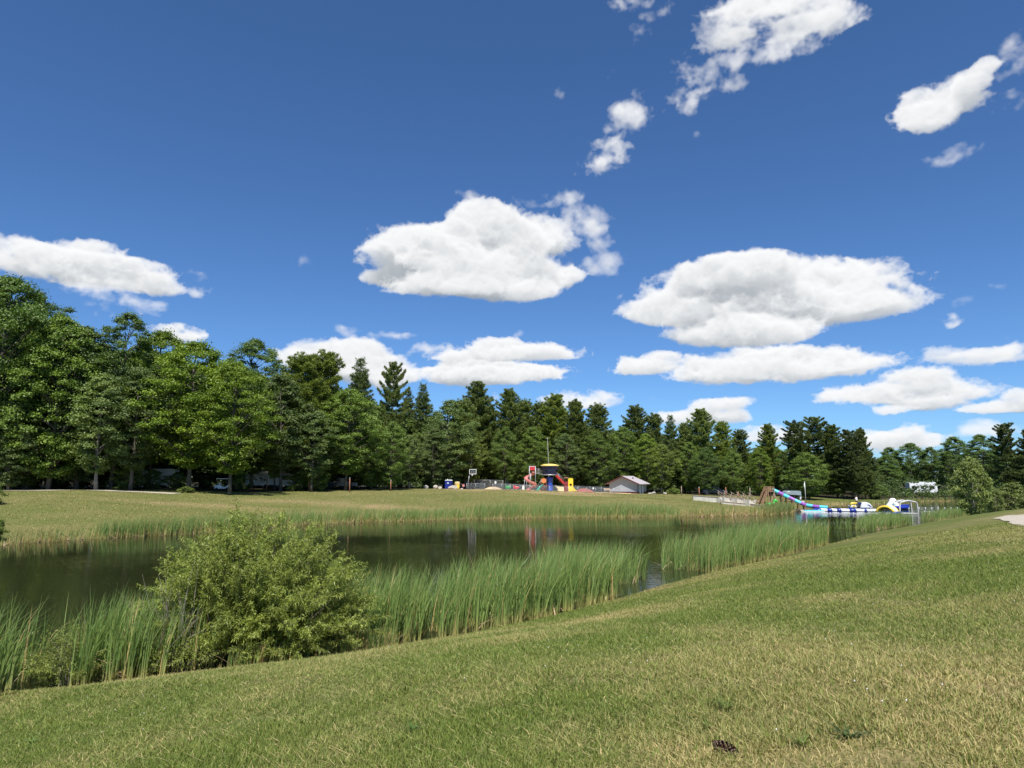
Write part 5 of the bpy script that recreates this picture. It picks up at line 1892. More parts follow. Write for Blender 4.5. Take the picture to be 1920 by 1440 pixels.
play_cart(968, 142, 'red and white ride-on toy behind the low fence', 'red', 'white_vinyl')
play_cart(953, 142, 'green ride-on toy behind the low fence', 'green_dark', 'white_vinyl')
for k, (px, lab) in enumerate([(983.5, 'left of two thin steel poles beside the spiral slide'), (987.5, 'right of two thin steel poles beside the spiral slide')]):
    o = thing('steel_pole', lab, 'pole', pos(px, 145), 0, 'thin steel poles in the playground')
    MB().tube([(0, 0, -0.2), (0, 0, 2.3)], 0.05, 8).build('shaft', M['galv'], o)
    MB().lathe([(0.06, 0), (0.06, 0.04), (0.02, 0.08)], (0, 0, 2.3), 8).build('cap', M['galv'], o)
for k, (px, lab) in enumerate([(948.5, 'left pole of the pair at the end of the tall fence'), (952.5, 'right pole of the pair at the end of the tall fence')]):
    o = thing('steel_pole', lab, 'pole', pos(px, 148), 0, 'thin steel poles in the playground')
    MB().tube([(0, 0, -0.2), (0, 0, 2.4)], 0.05, 8).build('shaft', M['galv'], o)
    MB().lathe([(0.06, 0), (0.06, 0.04), (0.02, 0.08)], (0, 0, 2.4), 8).build('cap', M['galv'], o)
bn = thing('bench', 'pale wooden bench by the back fence left of the grey hut', 'bench', pos(1138, 140))
MB().box((0, 0, 0.45), (1.3, 0.4, 0.06)).build('seat', M['tan'], bn)
MB().box((0, 0.2, 0.75), (1.3, 0.05, 0.28)).build('backrest', M['tan'], bn)
for sx in (-0.55, 0.55):
    MB().box((sx, 0, 0.2), (0.08, 0.36, 0.46)).build('leg', M['tan'], bn)

# basketball hoop
hp = thing('basketball_hoop', 'basketball hoop with white-framed clear backboard on a leaning pole', 'basketball hoop', pos(877.5, 132))
MB().tube([(0, 0, -0.2), (0.05, 0, 1.5), (0.28, 0.1, 2.75)], [0.07, 0.06, 0.05], 8).build('pole', M['galv'], hp)
MB().tube([(0.28, 0.1, 2.7), (0.6, -0.1, 3.2)], 0.04, 6).tube([(0.28, 0.1, 2.75), (0.9, -0.1, 3.5)], 0.04, 6).build('bracket', M['dark_metal'], hp)
fr = MB()
cx, cz, w2, h2 = 0.93, 3.35, 0.63, 0.43
for a, b in (((-w2, -h2), (w2, -h2)), ((w2, -h2), (w2, h2)), ((w2, h2), (-w2, h2)), ((-w2, h2), (-w2, -h2))):
    fr.bar((cx + a[0], -0.15, cz + a[1]), (cx + b[0], -0.15, cz + b[1]), 0.09)
bb = MB().box((cx, -0.14, cz), (2 * w2 - 0.1, 0.02, 2 * h2 - 0.1)).build('backboard', M['glass'], hp)
fr.build('frame', M['white'], bb)
sq = MB()
for a, b in (((-.24, -.28), (.24, -.28)), ((.24, -.28), (.24, .14)), ((.24, .14), (-.24, .14)), ((-.24, .14), (-.24, -.28))):
    sq.bar((cx + a[0], -0.165, cz + a[1]), (cx + b[0], -0.165, cz + b[1]), 0.07, 0.02)
sq.build('target_square', M['white'], bb)
MB().tube([(cx - 0.1 + 0.23 * math.cos(R(15 * k)), -0.42 + 0.23 * math.sin(R(15 * k)), cz - 0.32) for k in range(25)], 0.018, 6, False).build('rim', M['orange'], hp)
MB().lathe([(0.22, 0), (0.17, -0.2), (0.14, -0.42)], (cx - 0.1, -0.42, cz - 0.33), 14, True, False).build('net', M['white'], hp)
pb = thing('steel_pole', 'black pole standing before the tall chain link fence', 'pole', pos(889.5, 131.8), 0)
MB().tube([(0, 0, -0.2), (0, 0, 1.85)], 0.06, 8).build('shaft', M['dark_metal'], pb)
MB().lathe([(0.075, 0), (0.075, 0.06), (0.02, 0.1)], (0, 0, 1.85), 8).build('cap', M['dark_metal'], pb)

# portable toilet and tan barrel
pt_ = thing('portable_toilet', 'dark blue portable toilet with pale domed roof', 'portable toilet', pos(841.5, 136.5), R(-18))
MB().box((0, 0, 0.80), (1.15, 1.15, 1.6)).build('cabin', M['potty_blue'], pt_, bevel=0.04)
MB().box((0.05, -0.59, 0.78), (0.62, 0.04, 1.42)).build('door', M['potty_blue'], pt_, bevel=0.01)
MB().box((0.1, -0.62, 1.14), (0.34, 0.02, 0.24)).build('door_sign', M['white_vinyl'], pt_)
MB().prism([(-0.62, 1.6), (0.62, 1.6), (0.58, 1.68), (0.35, 1.80), (-0.35, 1.80), (-0.58, 1.68)], -0.62, 0.62).build('roof', M['white_vinyl'], pt_, bevel=0.03)
MB().tube([(-0.45, 0.5, 0.3), (-0.45, 0.5, 1.95)], 0.06, 8).build('vent_pipe', M['white_vinyl'], pt_)
bl = thing('barrel', 'tan barrel with yellow front beside the rock slab', 'barrel', pos(857.5, 133))
MB().lathe([(0.46, 0), (0.50, 0.1), (0.52, 0.7), (0.50, 1.3), (0.40, 1.42), (0.05, 1.45)], (0, 0, 0), 20).build('drum', M['barrel'], bl)
MB().lathe([(0.54, 0), (0.54, 0.06)], (0, 0, 0.45), 20).lathe([(0.54, 0), (0.54, 0.06)], (0, 0, 1.0), 20).build('hoops', M['tan'], bl)
MB().box((0.2, -0.50, 0.55), (0.40, 0.06, 0.9)).build('front_panel', M['yellow'], bl, bevel=0.02)

# ------------------------------------------------------------------ grey hut
hut = thing('hut', 'low grey hut with pale metal gable roof and two white doors', 'hut', pos(1168, 141), R(-27))
WW, LL, EH, RH = 5.9, 6.6, 2.05, 3.35
hw = WW / 2
MB().prism([(-hw, -0.8), (hw, -0.8), (hw, EH), (0, RH), (-hw, EH)], 0, LL).build('walls', M['siding'], hut)
seams = MB()
for k in range(-9, 10):
    x = k * 0.31
    top = RH - abs(x) / hw * (RH - EH) - 0.02
    seams.box((x, -0.006, (top + 0.3) / 2), (0.02, 0.014, top - 0.3))
seams.build('wall_ribs', M['siding'], hut)
MB().box((0, -0.012, -0.25), (WW + 0.06, 0.03, 1.1)).box((hw + 0.012, LL / 2, -0.25), (0.03, LL, 1.1)).build('skirting', M['brown_red'], hut)
ov, oe = 0.75, 0.75
sl = (RH - EH) / hw
roof = MB()
for s in (-1, 1):
    xe = s * (hw + oe)
    ze = EH - sl * oe
    n_ = [(0, RH + 0.06), (xe, ze + 0.06), (xe, ze + 0.14), (0, RH + 0.14)]
    if s < 0:
        n_ = n_[::-1]
    roof.prism(n_, -ov, LL + 0.5)
ro = roof.build('roof', M['roof_metal'], hut)
rib = MB()
for s in (-1, 1):
    for k in range(14):
        y = -ov + 0.1 + k * (LL + 0.5 + ov - 0.2) / 13
        rib.bar((0, y, RH + 0.155), (s * (hw + oe), y, EH - sl * oe + 0.155), 0.04, 0.03)
rib.build('roof_ribs', M['roof_metal'], ro)
fa = MB()
for s in (-1, 1):
    fa.bar((0, -ov - 0.02, RH + 0.04), (s * (hw + oe), -ov - 0.02, EH - sl * oe + 0.04), 0.04, 0.22)
fa.build('fascia', M['brown_red'], hut)
MB().lathe([(0.14, 0), (0.14, 0.25), (0.2, 0.27), (0.02, 0.36)], (1.3, 2.6, RH - sl * 1.3 + 0.1), 12).build('roof_vent', M['dark_metal'], ro)
for y in (1.9, 3.7):
    d = MB().box((hw + 0.045, y, 0.85), (0.05, 0.95, 2.1)).build('door', M['white'], hut)
    MB().box((hw + 0.085, y - 0.35, 0.85), (0.04, 0.05, 0.14)).build('handle', M['dark_metal'], d)
    MB().box((hw + 0.04, y + 0.6, 0.85), (0.03, 0.2, 2.1)).build('door_frame', M['brown_red'], hut)
MB().box((hw + 0.04, 0.02, 1.0), (0.06, 0.10, 2.0)).build('corner_trim', M['brown_red'], hut)
for x in (-hw - 0.25, hw + 0.35):
    MB().box((x, -0.25, EH - 0.15), (0.14, 0.14, 0.16)).build('lamp', M['white_vinyl'], hut)

# ------------------------------------------------------------------ terrace: railed wall and concrete stairs
YT = 118.0


def concrete_wall(px0, Y0, px1, Y1, h0, h1, t, label, group='concrete walls of the beach stairs'):
    a, b = pos(px0, Y0), pos(px1, Y1)
    o = thing('retaining_wall', label, 'wall', a, 0, group)
    d = b - a
    n = Vector((-d.y, d.x, 0)).normalized() * t
    vs = []
    for q, h in ((Vector((0, 0, 0)), h0), (d, h1)):
        zb = -0.5
        vs += [q + Vector((0, 0, zb)), q + n + Vector((0, 0, zb)), q + n + Vector((0, 0, h)), q + Vector((0, 0, h))]
    MB().add(vs, [(0, 1, 2, 3), (7, 6, 5, 4), (0, 4, 5, 1), (1, 5, 6, 2), (2, 6, 7, 3), (3, 7, 4, 0)]).build('wall', M['concrete'], o, bevel=0.02)
    cp = MB()
    cp.bar(n * 0.5 + Vector((0, 0, h0 + 0.06)), d + n * 0.5 + Vector((0, 0, h1 + 0.06)), t + 0.08, 0.10)
    cp.build('coping', M['wood_grey'], o)
    return o


concrete_wall(1298, 121, 1350, 117.5, 0.75, 0.85, 0.4, 'long pale concrete wall under the railing')
concrete_wall(1350, 118.5, 1394, 116, 0.95, 0.90, 0.4, 'pale concrete wall behind the stair railings')
concrete_wall(1352, 115.5, 1396, 113, 0.30, 0.30, 0.4, 'low concrete ledge below the upper stairs')
concrete_wall(1394, 113.5, 1440, 109, 0.35, 0.30, 0.4, 'lowest concrete wall running towards the green inflatable')


def stairs(px, Y, n, w, label):
    """concrete flight coming down towards the water"""
    p = pos(px, Y)
    o = thing('concrete_stairs', label, 'stairs', p, R(32))
    st = MB()
    for k in range(n):
        st.box((0.0 + k * 0.34, 0, 1.05 - k * 0.17 - 0.6), (0.34, w, 1.2))
    st.build('steps', M['concrete'], o)
    for s in (-1, 1):
        rl = MB()
        for hgt in (0.55, 0.95):
            rl.tube([(-0.3, s * w / 2, 1.05 + hgt + 0.15), (n * 0.34 + 0.1, s * w / 2, 1.05 - n * 0.17 + hgt)], 0.045, 6)
        for k in (0, n // 2, n - 1):
            rl.tube([(k * 0.34, s * w / 2, 1.05 - k * 0.17), (k * 0.34, s * w / 2, 1.05 - k * 0.17 + 0.98)], 0.04, 6)
        rl.build('railing', M['wood_grey'], o)
    return o


stairs(1352, 117, 9, 1.3, 'upper flight of concrete stairs with pale wooden railings')
stairs(1376, 114.5, 6, 1.2, 'middle flight of concrete stairs below the upper flight')
stairs(1398, 113, 6, 1.2, 'lowest flight of concrete stairs beside the low wall')


def railing(pts, h, label, mat='wood_grey', cat='railing', gap=2.0):
    P = [pos(px, Y) for px, Y in pts]
    o = thing('railing', label, cat, P[0])
    rl = MB()
    for a, b in zip(P[:-1], P[1:]):
        n = max(1, round((b - a).length / gap))
        for k in range(n + 1):
            q = a.lerp(b, k / n) - P[0]
            if k < n or b is P[-1]:
                MB().tube([q + Vector((0, 0, -0.2)), q + Vector((0, 0, h))], 0.05, 6).build('post', M[mat], o)
        for f in (0.5, 0.97):
            rl.tube([a - P[0] + Vector((0, 0, h * f)), b - P[0] + Vector((0, 0, h * f))], 0.04, 6)
    rl.build('rails', M[mat], o)
    return o


railing([(1298, 123), (1352, 120)], 1.1, 'dark two-rail railing along the top of the concrete wall', 'dark_metal', gap=4.5)
railing([(1352, 120), (1393, 118.5)], 1.0, 'railing behind the concrete stairs', 'wood_grey')
pm = thing('pump_post', 'dark post with white tap box below the concrete stairs', 'tap post', pos(1349, 112.5))
MB().tube([(0, 0, -0.2), (0, 0, 1.3)], 0.09, 8).build('shaft', M['wood_grey'], pm)
MB().box((0.1, -0.1, 1.0), (0.18, 0.16, 0.24)).build('tap_box', M['white'], pm)
sb_ = thing('short_post', 'short weathered post in the grass below the concrete stairs', 'post', pos(1375, 110))
MB().tube([(0, 0, -0.2), (0, 0, 0.5)], 0.14, 8).build('shaft', M['wood_grey'], sb_)
MB().box((0.08, 0, 0.36), (0.42, 0.12, 0.12)).build('cross_piece', M['concrete'], sb_)

# ------------------------------------------------------------------ tube slide with its wooden tower
YS = 114.0
top_p = at_y(1449, 918.5, YS)
ts = thing('tube_slide', 'long turquoise and purple striped tube slide running down into the pond', 'water slide', Vector((top_p.x, YS, gz(top_p.x, YS))))
zt = ts.location.z
ks = YS / FPX
prof_px = [(1449, 918.5), (1460, 923.5), (1470, 928.5), (1480, 933), (1491, 938.5), (1502, 943.5), (1513, 947.5), (1524, 949.3), (1537, 950.8), (1552, 951.8)]
pth = []
for i, (px, py) in enumerate(prof_px):
    Yq = YS - 0.55 * i
    q = at_y(px, py, Yq)
    pth.append(q - Vector(ts.location))


def smooth_path(P, m):
    out = []
    for i in range(len(P) - 1):
        p0, p1, p2, p3 = P[max(0, i - 1)], P[i], P[i + 1], P[min(len(P) - 1, i + 2)]
        for k in range(m):
            t = k / m
            out.append(0.5 * ((2 * p1) + (p2 - p0) * t + (2 * p0 - 5 * p1 + 4 * p2 - p3) * t * t + (3 * p1 - p0 - 3 * p2 + p3) * t ** 3))
    out.append(P[-1])
    return out


SPT = smooth_path(pth, 6)
nseg = 9
for s in range(nseg):
    seg = SPT[s * 6: s * 6 + 7]
    mb = MB().tube(seg, 0.30, 14, False)
    mb.tube(seg, 0.285, 14, False)
    MBf = MB().tube([seg[0] + (seg[1] - seg[0]).normalized() * 0.0, seg[0] + (seg[1] - seg[0]).normalized() * 0.09], 0.335, 14, False)
    o = mb.build('tube_section', M['turq' if s % 2 == 0 else 'purple'], ts)
    MBf.build('flange', M['turq' if s % 2 == 0 else 'purple'], o)
for s in (1, 2, 3, 4, 5):
    c = SPT[s * 6 + 3]
    w_ = Vector(ts.location) + c
    zg = gz(w_.x, w_.y) - zt
    if c.z - zg > 0.5:
        mb = MB()
        for dy in (-0.35, 0.35):
            mb.bar((c.x, c.y + dy, zg - 0.2), (c.x, c.y + dy, c.z - 0.1), 0.14)
        mb.bar((c.x, c.y - 0.45, c.z - 0.38), (c.x, c.y + 0.45, c.z - 0.38), 0.12)
        mb.build('trestle', M['wood'], ts)
tw = thing('slide_tower', 'weathered wooden tower with stairs and railings at the top of the tube slide', 'slide tower', Vector((top_p.x - 0.55, YS + 0.2, gz(top_p.x - 0.55, YS))))
zt2 = tw.location.z
hd = top_p.z - 0.22 - zt2
MB().box((0, 0, hd), (1.1, 1.7, 0.14)).build('platform', M['wood'], tw)
for dx in (-0.5, 0.5):
    for dy in (-0.85, 0.85):
        MB().bar((dx, dy, -0.5), (dx, dy, hd + 0.75), 0.14).build('post', M['wood'], tw)
for dy in (-0.85, 0.85):
    rl = MB()
    for f in (0.25, 0.48, 0.72):
        rl.bar((-0.5, dy, hd + f), (0.5, dy, hd + f), 0.05, 0.12)
    for dx in (-0.25, 0.0, 0.25):
        rl.bar((dx, dy, hd + 0.3), (dx, dy, hd + 0.74), 0.04)
    rl.build('railing', M['wood'], tw)
bc = MB()
bc.bar((-0.5, -0.93, 0.1), (0.5, -0.93, hd - 0.2), 0.06, 0.12)
bc.build('brace', M['wood_grey'], tw)
bc = MB()
bc.bar((0.5, -0.7, hd - 0.2), (1.4, -0.7, -0.4), 0.07, 0.14).bar((1.4, -0.7, hd - 1.0), (2.1, -0.7, -0.6), 0.07, 0.14).bar((0.6, -0.62, -0.3), (2.1, -0.62, hd - 1.2), 0.07, 0.12)
bc.build('diagonal_brace', M['wood_grey'], tw)
sx0 = at_y(1424.5, 928, YS).x - tw.location.x
zs0 = gz(at_y(1424.5, 928, YS).x, YS) - zt2
st = MB()
for dy in (-0.7, 0.7):
    st.bar((-0.5, dy, hd), (sx0, dy, zs0), 0.08, 0.28)
for k in range(8):
    t = (k + 0.5) / 8
    st.box((-0.5 + (sx0 + 0.5) * t, 0, hd + (zs0 - hd) * t + 0.06), (0.3, 1.4, 0.05))
st.build('stairs', M['wood'], tw)
rl = MB()
for dy in (-0.74, 0.74):
    for f in (0.35, 0.7):
        rl.bar((-0.5, dy, hd + f), (sx0, dy, zs0 + f), 0.05, 0.10)
    for k in range(5):
        t = k / 4
        rl.bar((-0.5 + (sx0 + 0.5) * t, dy, hd + (zs0 - hd) * t), (-0.5 + (sx0 + 0.5) * t, dy, hd + (zs0 - hd) * t + 0.72), 0.08)
rl.build('stair_railing', M['wood'], tw)
# water pipe and rail beside the slide
pp = thing('pipe', 'long grey pipe lying on the bank below the tube slide', 'pipe', pos(1432, 112.6))
pts_ = []
for px in (1428, 1440, 1455, 1470, 1485, 1500):
    q = pos(px, 112.6 - (px - 1428) * 0.08, 0.14)
    pts_.append(q - pp.location)
MB().tube(pts_, 0.08, 8).build('tube', M['galv'], pp)
MB().tube([v + Vector((0, -0.5, 0.02)) for v in pts_], 0.06, 8).build('second_tube', M['dark_metal'], pp)
lc = MB()
for v in pts_[1:-1]:
    lc.box(v + Vector((0, -0.25, -0.06)), (0.14, 0.8, 0.1))
lc.build('clamps', M['wood_grey'], pp)

# green inflatable: low-lying toy slide with a raised head
gr = thing('inflatable_slide', 'bright green inflatable animal slide lying at the foot of the stairs', 'inflatable toy', pos(1445, 107.5), R(10))
MB().tube([(-0.85, 0, 0.55), (-0.5, 0, 0.6), (0.1, 0, 0.42), (0.7, 0, 0.16), (1.0, 0, 0.08)], [0.34, 0.46, 0.42, 0.3, 0.15], 14).build('body', M['green_vinyl'], gr)
MB().tube([(0.2, 0.1, 0.55), (0.35, 0.1, 0.95), (0.55, 0.1, 1.25)], [0.18, 0.15, 0.16], 10).build('neck', M['green_vinyl'], gr)
MB().tube([(0.40, 0.1, 1.22), (0.62, 0.1, 1.36), (0.9, 0.1, 1.22), (1.12, 0.1, 1.10)], [0.15, 0.24, 0.17, 0.08], 12).build('head', M['green_vinyl'], gr)
MB().tube([(0.0, -0.45, 0.62), (0.45, -0.5, 0.42), (0.9, -0.5, 0.12)], [0.10, 0.12, 0.08], 8).build('side_tube', M['green_dark'], gr)
MB().box((-0.92, -0.25, 0.55), (0.3, 0.4, 0.75), ry=0.1).build('back_end', M['green_dark'], gr, bevel=0.08)
bp_ = MB().tube([(0.3, -0.35, 0.5), (0.62, -0.35, 0.72), (0.72, -0.1, 0.78)], [0.07, 0.08, 0.05], 8).build('foreleg', M['green_vinyl'], gr)

# ------------------------------------------------------------------ inflatables on the water
def on_water(px, Y, dz=0.0):
    return Vector((at_y(px, 940, Y).x, Y, WATER + dz))


def inflatable_run(pxs, Y, Y2, rad, label, mats):
    P = [on_water(px, Y + (Y2 - Y) * i / (len(pxs) - 1), rad * 0.55) for i, px in enumerate(pxs)]
    o = thing('inflatable_runway', label, 'inflatable runway', P[0])
    for i in range(len(P) - 1):
        a, b = P[i] - P[0], P[i + 1] - P[0]
        d = (b - a).normalized()
        mb = MB()
        r_ = rad * (1.12 if mats[i] == 'blue_vinyl' else 1.0)
        for off in (-0.45, 0.45):
            mb.tube([a + d * 0.02 + Vector((0, off, 0)), a + d * 0.12 + Vector((0, off, 0)), b - d * 0.12 + Vector((0, off, 0)), b - d * 0.02 + Vector((0, off, 0))], [r_ * 0.8, r_, r_, r_ * 0.8], 12)
        m = mb.build('tube_section', M[mats[i]], o)
        MB().box((a + b) / 2 + Vector((0, 0, rad * 0.55)), ((b - a).length - 0.3, 0.9, 0.12), math.atan2(d.y, d.x)).build('deck', M['white_vinyl' if mats[i] != 'blue_vinyl' else 'blue_vinyl'], m, bevel=0.03)
    return o


inflatable_run([1527, 1536, 1548, 1556, 1566, 1573, 1589, 1601, 1617, 1621, 1632, 1648], 107, 104.5, 0.26,
               'long white and blue inflatable runway from the tube slide to the yellow arch',
               ['blue_vinyl', 'white_vinyl', 'blue_vinyl', 'white_vinyl', 'blue_vinyl', 'white_vinyl', 'blue_vinyl', 'white_vinyl', 'blue_vinyl', 'white_vinyl', 'white_vinyl'])
ft = thing('float_platform', 'low turquoise floating pad at the lower end of the tube slide', 'float', on_water(1530, 105.2, 0.0))
MB().box((-0.6, 0, 0.10), (3.0, 1.4, 0.26)).build('pad', M['turq'], ft, bevel=0.08)
MB().box((-0.6, -0.72, 0.05), (3.1, 0.12, 0.12)).build('edge_rope', M['white_vinyl'], ft, bevel=0.03)
# yellow and white cabin float
yf = thing('inflatable_float', 'yellow and white inflatable float with dark openings', 'inflatable toy', on_water(1602, 118))
MB().box((0, 0, 0.22), (1.95, 1.3, 0.5)).build('base', M['white_vinyl'], yf, bevel=0.14)
MB().tube([(-0.85, -0.3, 0.4), (-0.7, -0.3, 0.78), (0.6, -0.3, 0.80), (0.85, -0.3, 0.5)], 0.17, 10).build('top_tube', M['yellow_vinyl'], yf)
for sx in (-0.45, 0.4):
    MB().box((sx, -0.66, 0.3), (0.5, 0.05, 0.26)).build('panel', M['yellow_vinyl'], yf, bevel=0.02)
MB().tube([(0.75, 0, 0.75), (1.0, 0, 0.55), (1.15, 0, 0.2)], 0.17, 10).build('end_tube', M['turq'], yf)
ws = thing('inflatable_float', 'white rounded inflatable slide with blue end beside the yellow float', 'inflatable toy', on_water(1621, 117))
MB().prism([(-1.05, 0.0), (-1.0, 0.55), (-0.7, 1.0), (0.1, 1.02), (0.7, 0.75), (1.0, 0.3), (1.05, 0.0)], -0.6, 0.6).build('body', M['white_vinyl'], ws, bevel=0.12)
MB().prism([(-1.25, 0.0), (-1.22, 0.6), (-0.9, 1.02), (-0.75, 0.95), (-1.02, 0.5), (-1.06, 0.0)], -0.64, 0.64).build('blue_end', M['car_blue'], ws, bevel=0.05)
for k, (x, z) in enumerate(((0.35, 0.62), (0.6, 0.45))):
    MB().tube([(x - 0.2, -0.63, z), (x + 0.2, -0.63, z - 0.12)], 0.045, 8).build('grip', M['blue_vinyl'], ws)
# iceberg: white climbing peak on a blue ring
ic = thing('inflatable_iceberg', 'white inflatable climbing peak on a blue ring', 'inflatable toy', on_water(1678, 112))
MB().tube([(-1.4 + 0 * k, 0, 0.32) if False else (0.0 + 2.0 * math.cos(R(k * 15)) - 0.1, 1.0 * math.sin(R(k * 15)), 0.34) for k in range(25)], 0.30, 10, False).build('ring', M['blue_vinyl'], ic)
MB().lathe([(1.25, 0.3), (1.0, 0.75), (0.62, 1.25), (0.48, 1.60), (0.30, 1.78), (0.05, 1.83)], (-0.35, 0, 0), 9, True).build('peak', M['white_vinyl'], ic)
MB().lathe([(0.62, 0.3), (0.5, 0.65), (0.2, 0.9), (0.04, 0.95)], (-1.0, -0.35, 0), 9, True).build('lower_peak', M['white_vinyl'], ic)
MB().box((1.1, 0, 0.62), (1.9, 1.2, 0.30), ry=-0.05).build('blue_pad', M['blue_vinyl'], ic, bevel=0.1)
MB().lathe([(0.3, 0.0), (0.24, 0.18), (0.08, 0.25)], (-0.65, -0.75, 0.78), 10).build('logo_patch', M['turq'], ic)
for sx in (0.6, 1.15, 1.7):
    MB().lathe([(0.22, -0.05), (0.24, 0.3), (0.16, 0.42)], (sx, -0.55, 0.0), 10).build('float_leg', M['white_vinyl'], ic)
# yellow arch
ya = thing('inflatable_arch', 'yellow and white inflatable arch with blue foot beside the steel gantry', 'inflatable toy', on_water(1662, 98))
ya.rotation_euler.z = R(-48)
arch = [(-1.15 * math.cos(R(10 + 160 * k / 14)), 0, 0.05 + 0.98 * math.sin(R(10 + 160 * k / 14))) for k in range(15)]
for yy, m in ((-0.75, 'yellow_vinyl'), (0.75, 'yellow_vinyl')):
    MB().tube([(x, yy, z) for x, _, z in arch], 0.20, 10).build('arch_tube', M[m], ya)
sl_ = MB()
for k in range(14):
    a, b = arch[k], arch[k + 1]
    sl_.add([(a[0], -0.7, a[2] + 0.06), (a[0], 0.7, a[2] + 0.06), (b[0], 0.7, b[2] + 0.06), (b[0], -0.7, b[2] + 0.06),
             (a[0] * 1.04, -0.7, a[2] + 0.14), (a[0] * 1.04, 0.7, a[2] + 0.14), (b[0] * 1.04, 0.7, b[2] + 0.14), (b[0] * 1.04, -0.7, b[2] + 0.14)],
            [(3, 2, 1, 0), (4, 5, 6, 7), (0, 1, 5, 4), (2, 3, 7, 6), (1, 2, 6, 5), (3, 0, 4, 7)])
sl_.build('arch_deck', M['white_vinyl'], ya)
MB().tube([(0.75, -0.8, 0.14), (1.6, -0.8, 0.14)], 0.24, 10).tube([(0.75, 0.6, 0.14), (1.6, 0.6, 0.14)], 0.24, 10).box((1.17, -0.1, 0.2), (0.9, 1.3, 0.2)).build('blue_foot', M['blue_vinyl'], ya)
# steel gantry
ga = thing('steel_gantry', 'pale steel pipe gantry with peaked top standing in the water', 'gantry', on_water(1697, 98.5))
for yy in (-0.75, 0.75):
    sh = 0.0
    pts_ = [(-1.35, yy, -0.6), (-1.30, yy, 0.0), (-1.22, yy, 1.52), (-1.05, yy, 1.66), (0.0, yy, 1.88), (1.05, yy, 1.66), (1.22, yy, 1.52), (1.30, yy, 0.0), (1.35, yy, -0.6)]
    MB().tube(pts_, 0.105, 8).build('frame', M['grey_pipe'], ga)
    MB().tube([(-1.32, yy, 0.06), (1.32, yy, 0.06)], 0.075, 8).build('lower_bar', M['grey_pipe'], ga)
for x, z in ((-1.05, 1.66), (1.05, 1.66), (-1.3, 0.06), (1.3, 0.06)):
    MB().tube([(x, -0.75, z), (x, 0.75, z)], 0.06, 8).build('cross_bar', M['grey_pipe'], ga)

# buoys: the line in front of the runway and the one to the right
bo = MB().lathe([(0.02, -0.09), (0.085, -0.05), (0.10, 0.0), (0.085, 0.05), (0.02, 0.09)], (0, 0, 0), 12)
b_first = None
spots = [(1512 + i * 14.5, 99.5, 'buoy') for i in range(12)] + [(1732 + i * 9.0, 105 - i * 0.9, 'buoy') for i in range(9)] + [(1722 + i * 12.0, 117, 'buoy') for i in range(7)]
for i, (px, Y, _n) in enumerate(spots):
    if b_first is None:
        b_first = bo.build('buoy', M['white_vinyl'], None, on_water(px, Y, 0.04))
        b = b_first
    else:
        b = b_first.copy(); COL.objects.link(b); b.location = on_water(px, Y, 0.04)
    if i < 12:
        tag(b, 'small white buoy on the line before the inflatable runway', 'buoy', 'buoys before the inflatable runway')
    elif i < 21:
        tag(b, 'small white buoy on the line right of the steel gantry', 'buoy', 'buoys right of the gantry')
    else:
        tag(b, 'small white buoy far out behind the steel gantry', 'buoy', 'buoys behind the gantry')
for (s0, s1, lab) in ((0, 12, 'rope of the buoy line before the inflatable runway'), (12, 21, 'rope of the buoy line right of the steel gantry')):
    q0 = on_water(spots[s0][0], spots[s0][1], 0.02)
    rp_ = MB().tube([on_water(px, Y, 0.03) - q0 for px, Y, _n in spots[s0:s1]], 0.025, 5, False).build('rope', M['white'], None, q0)
    tag(rp_, lab, 'rope')

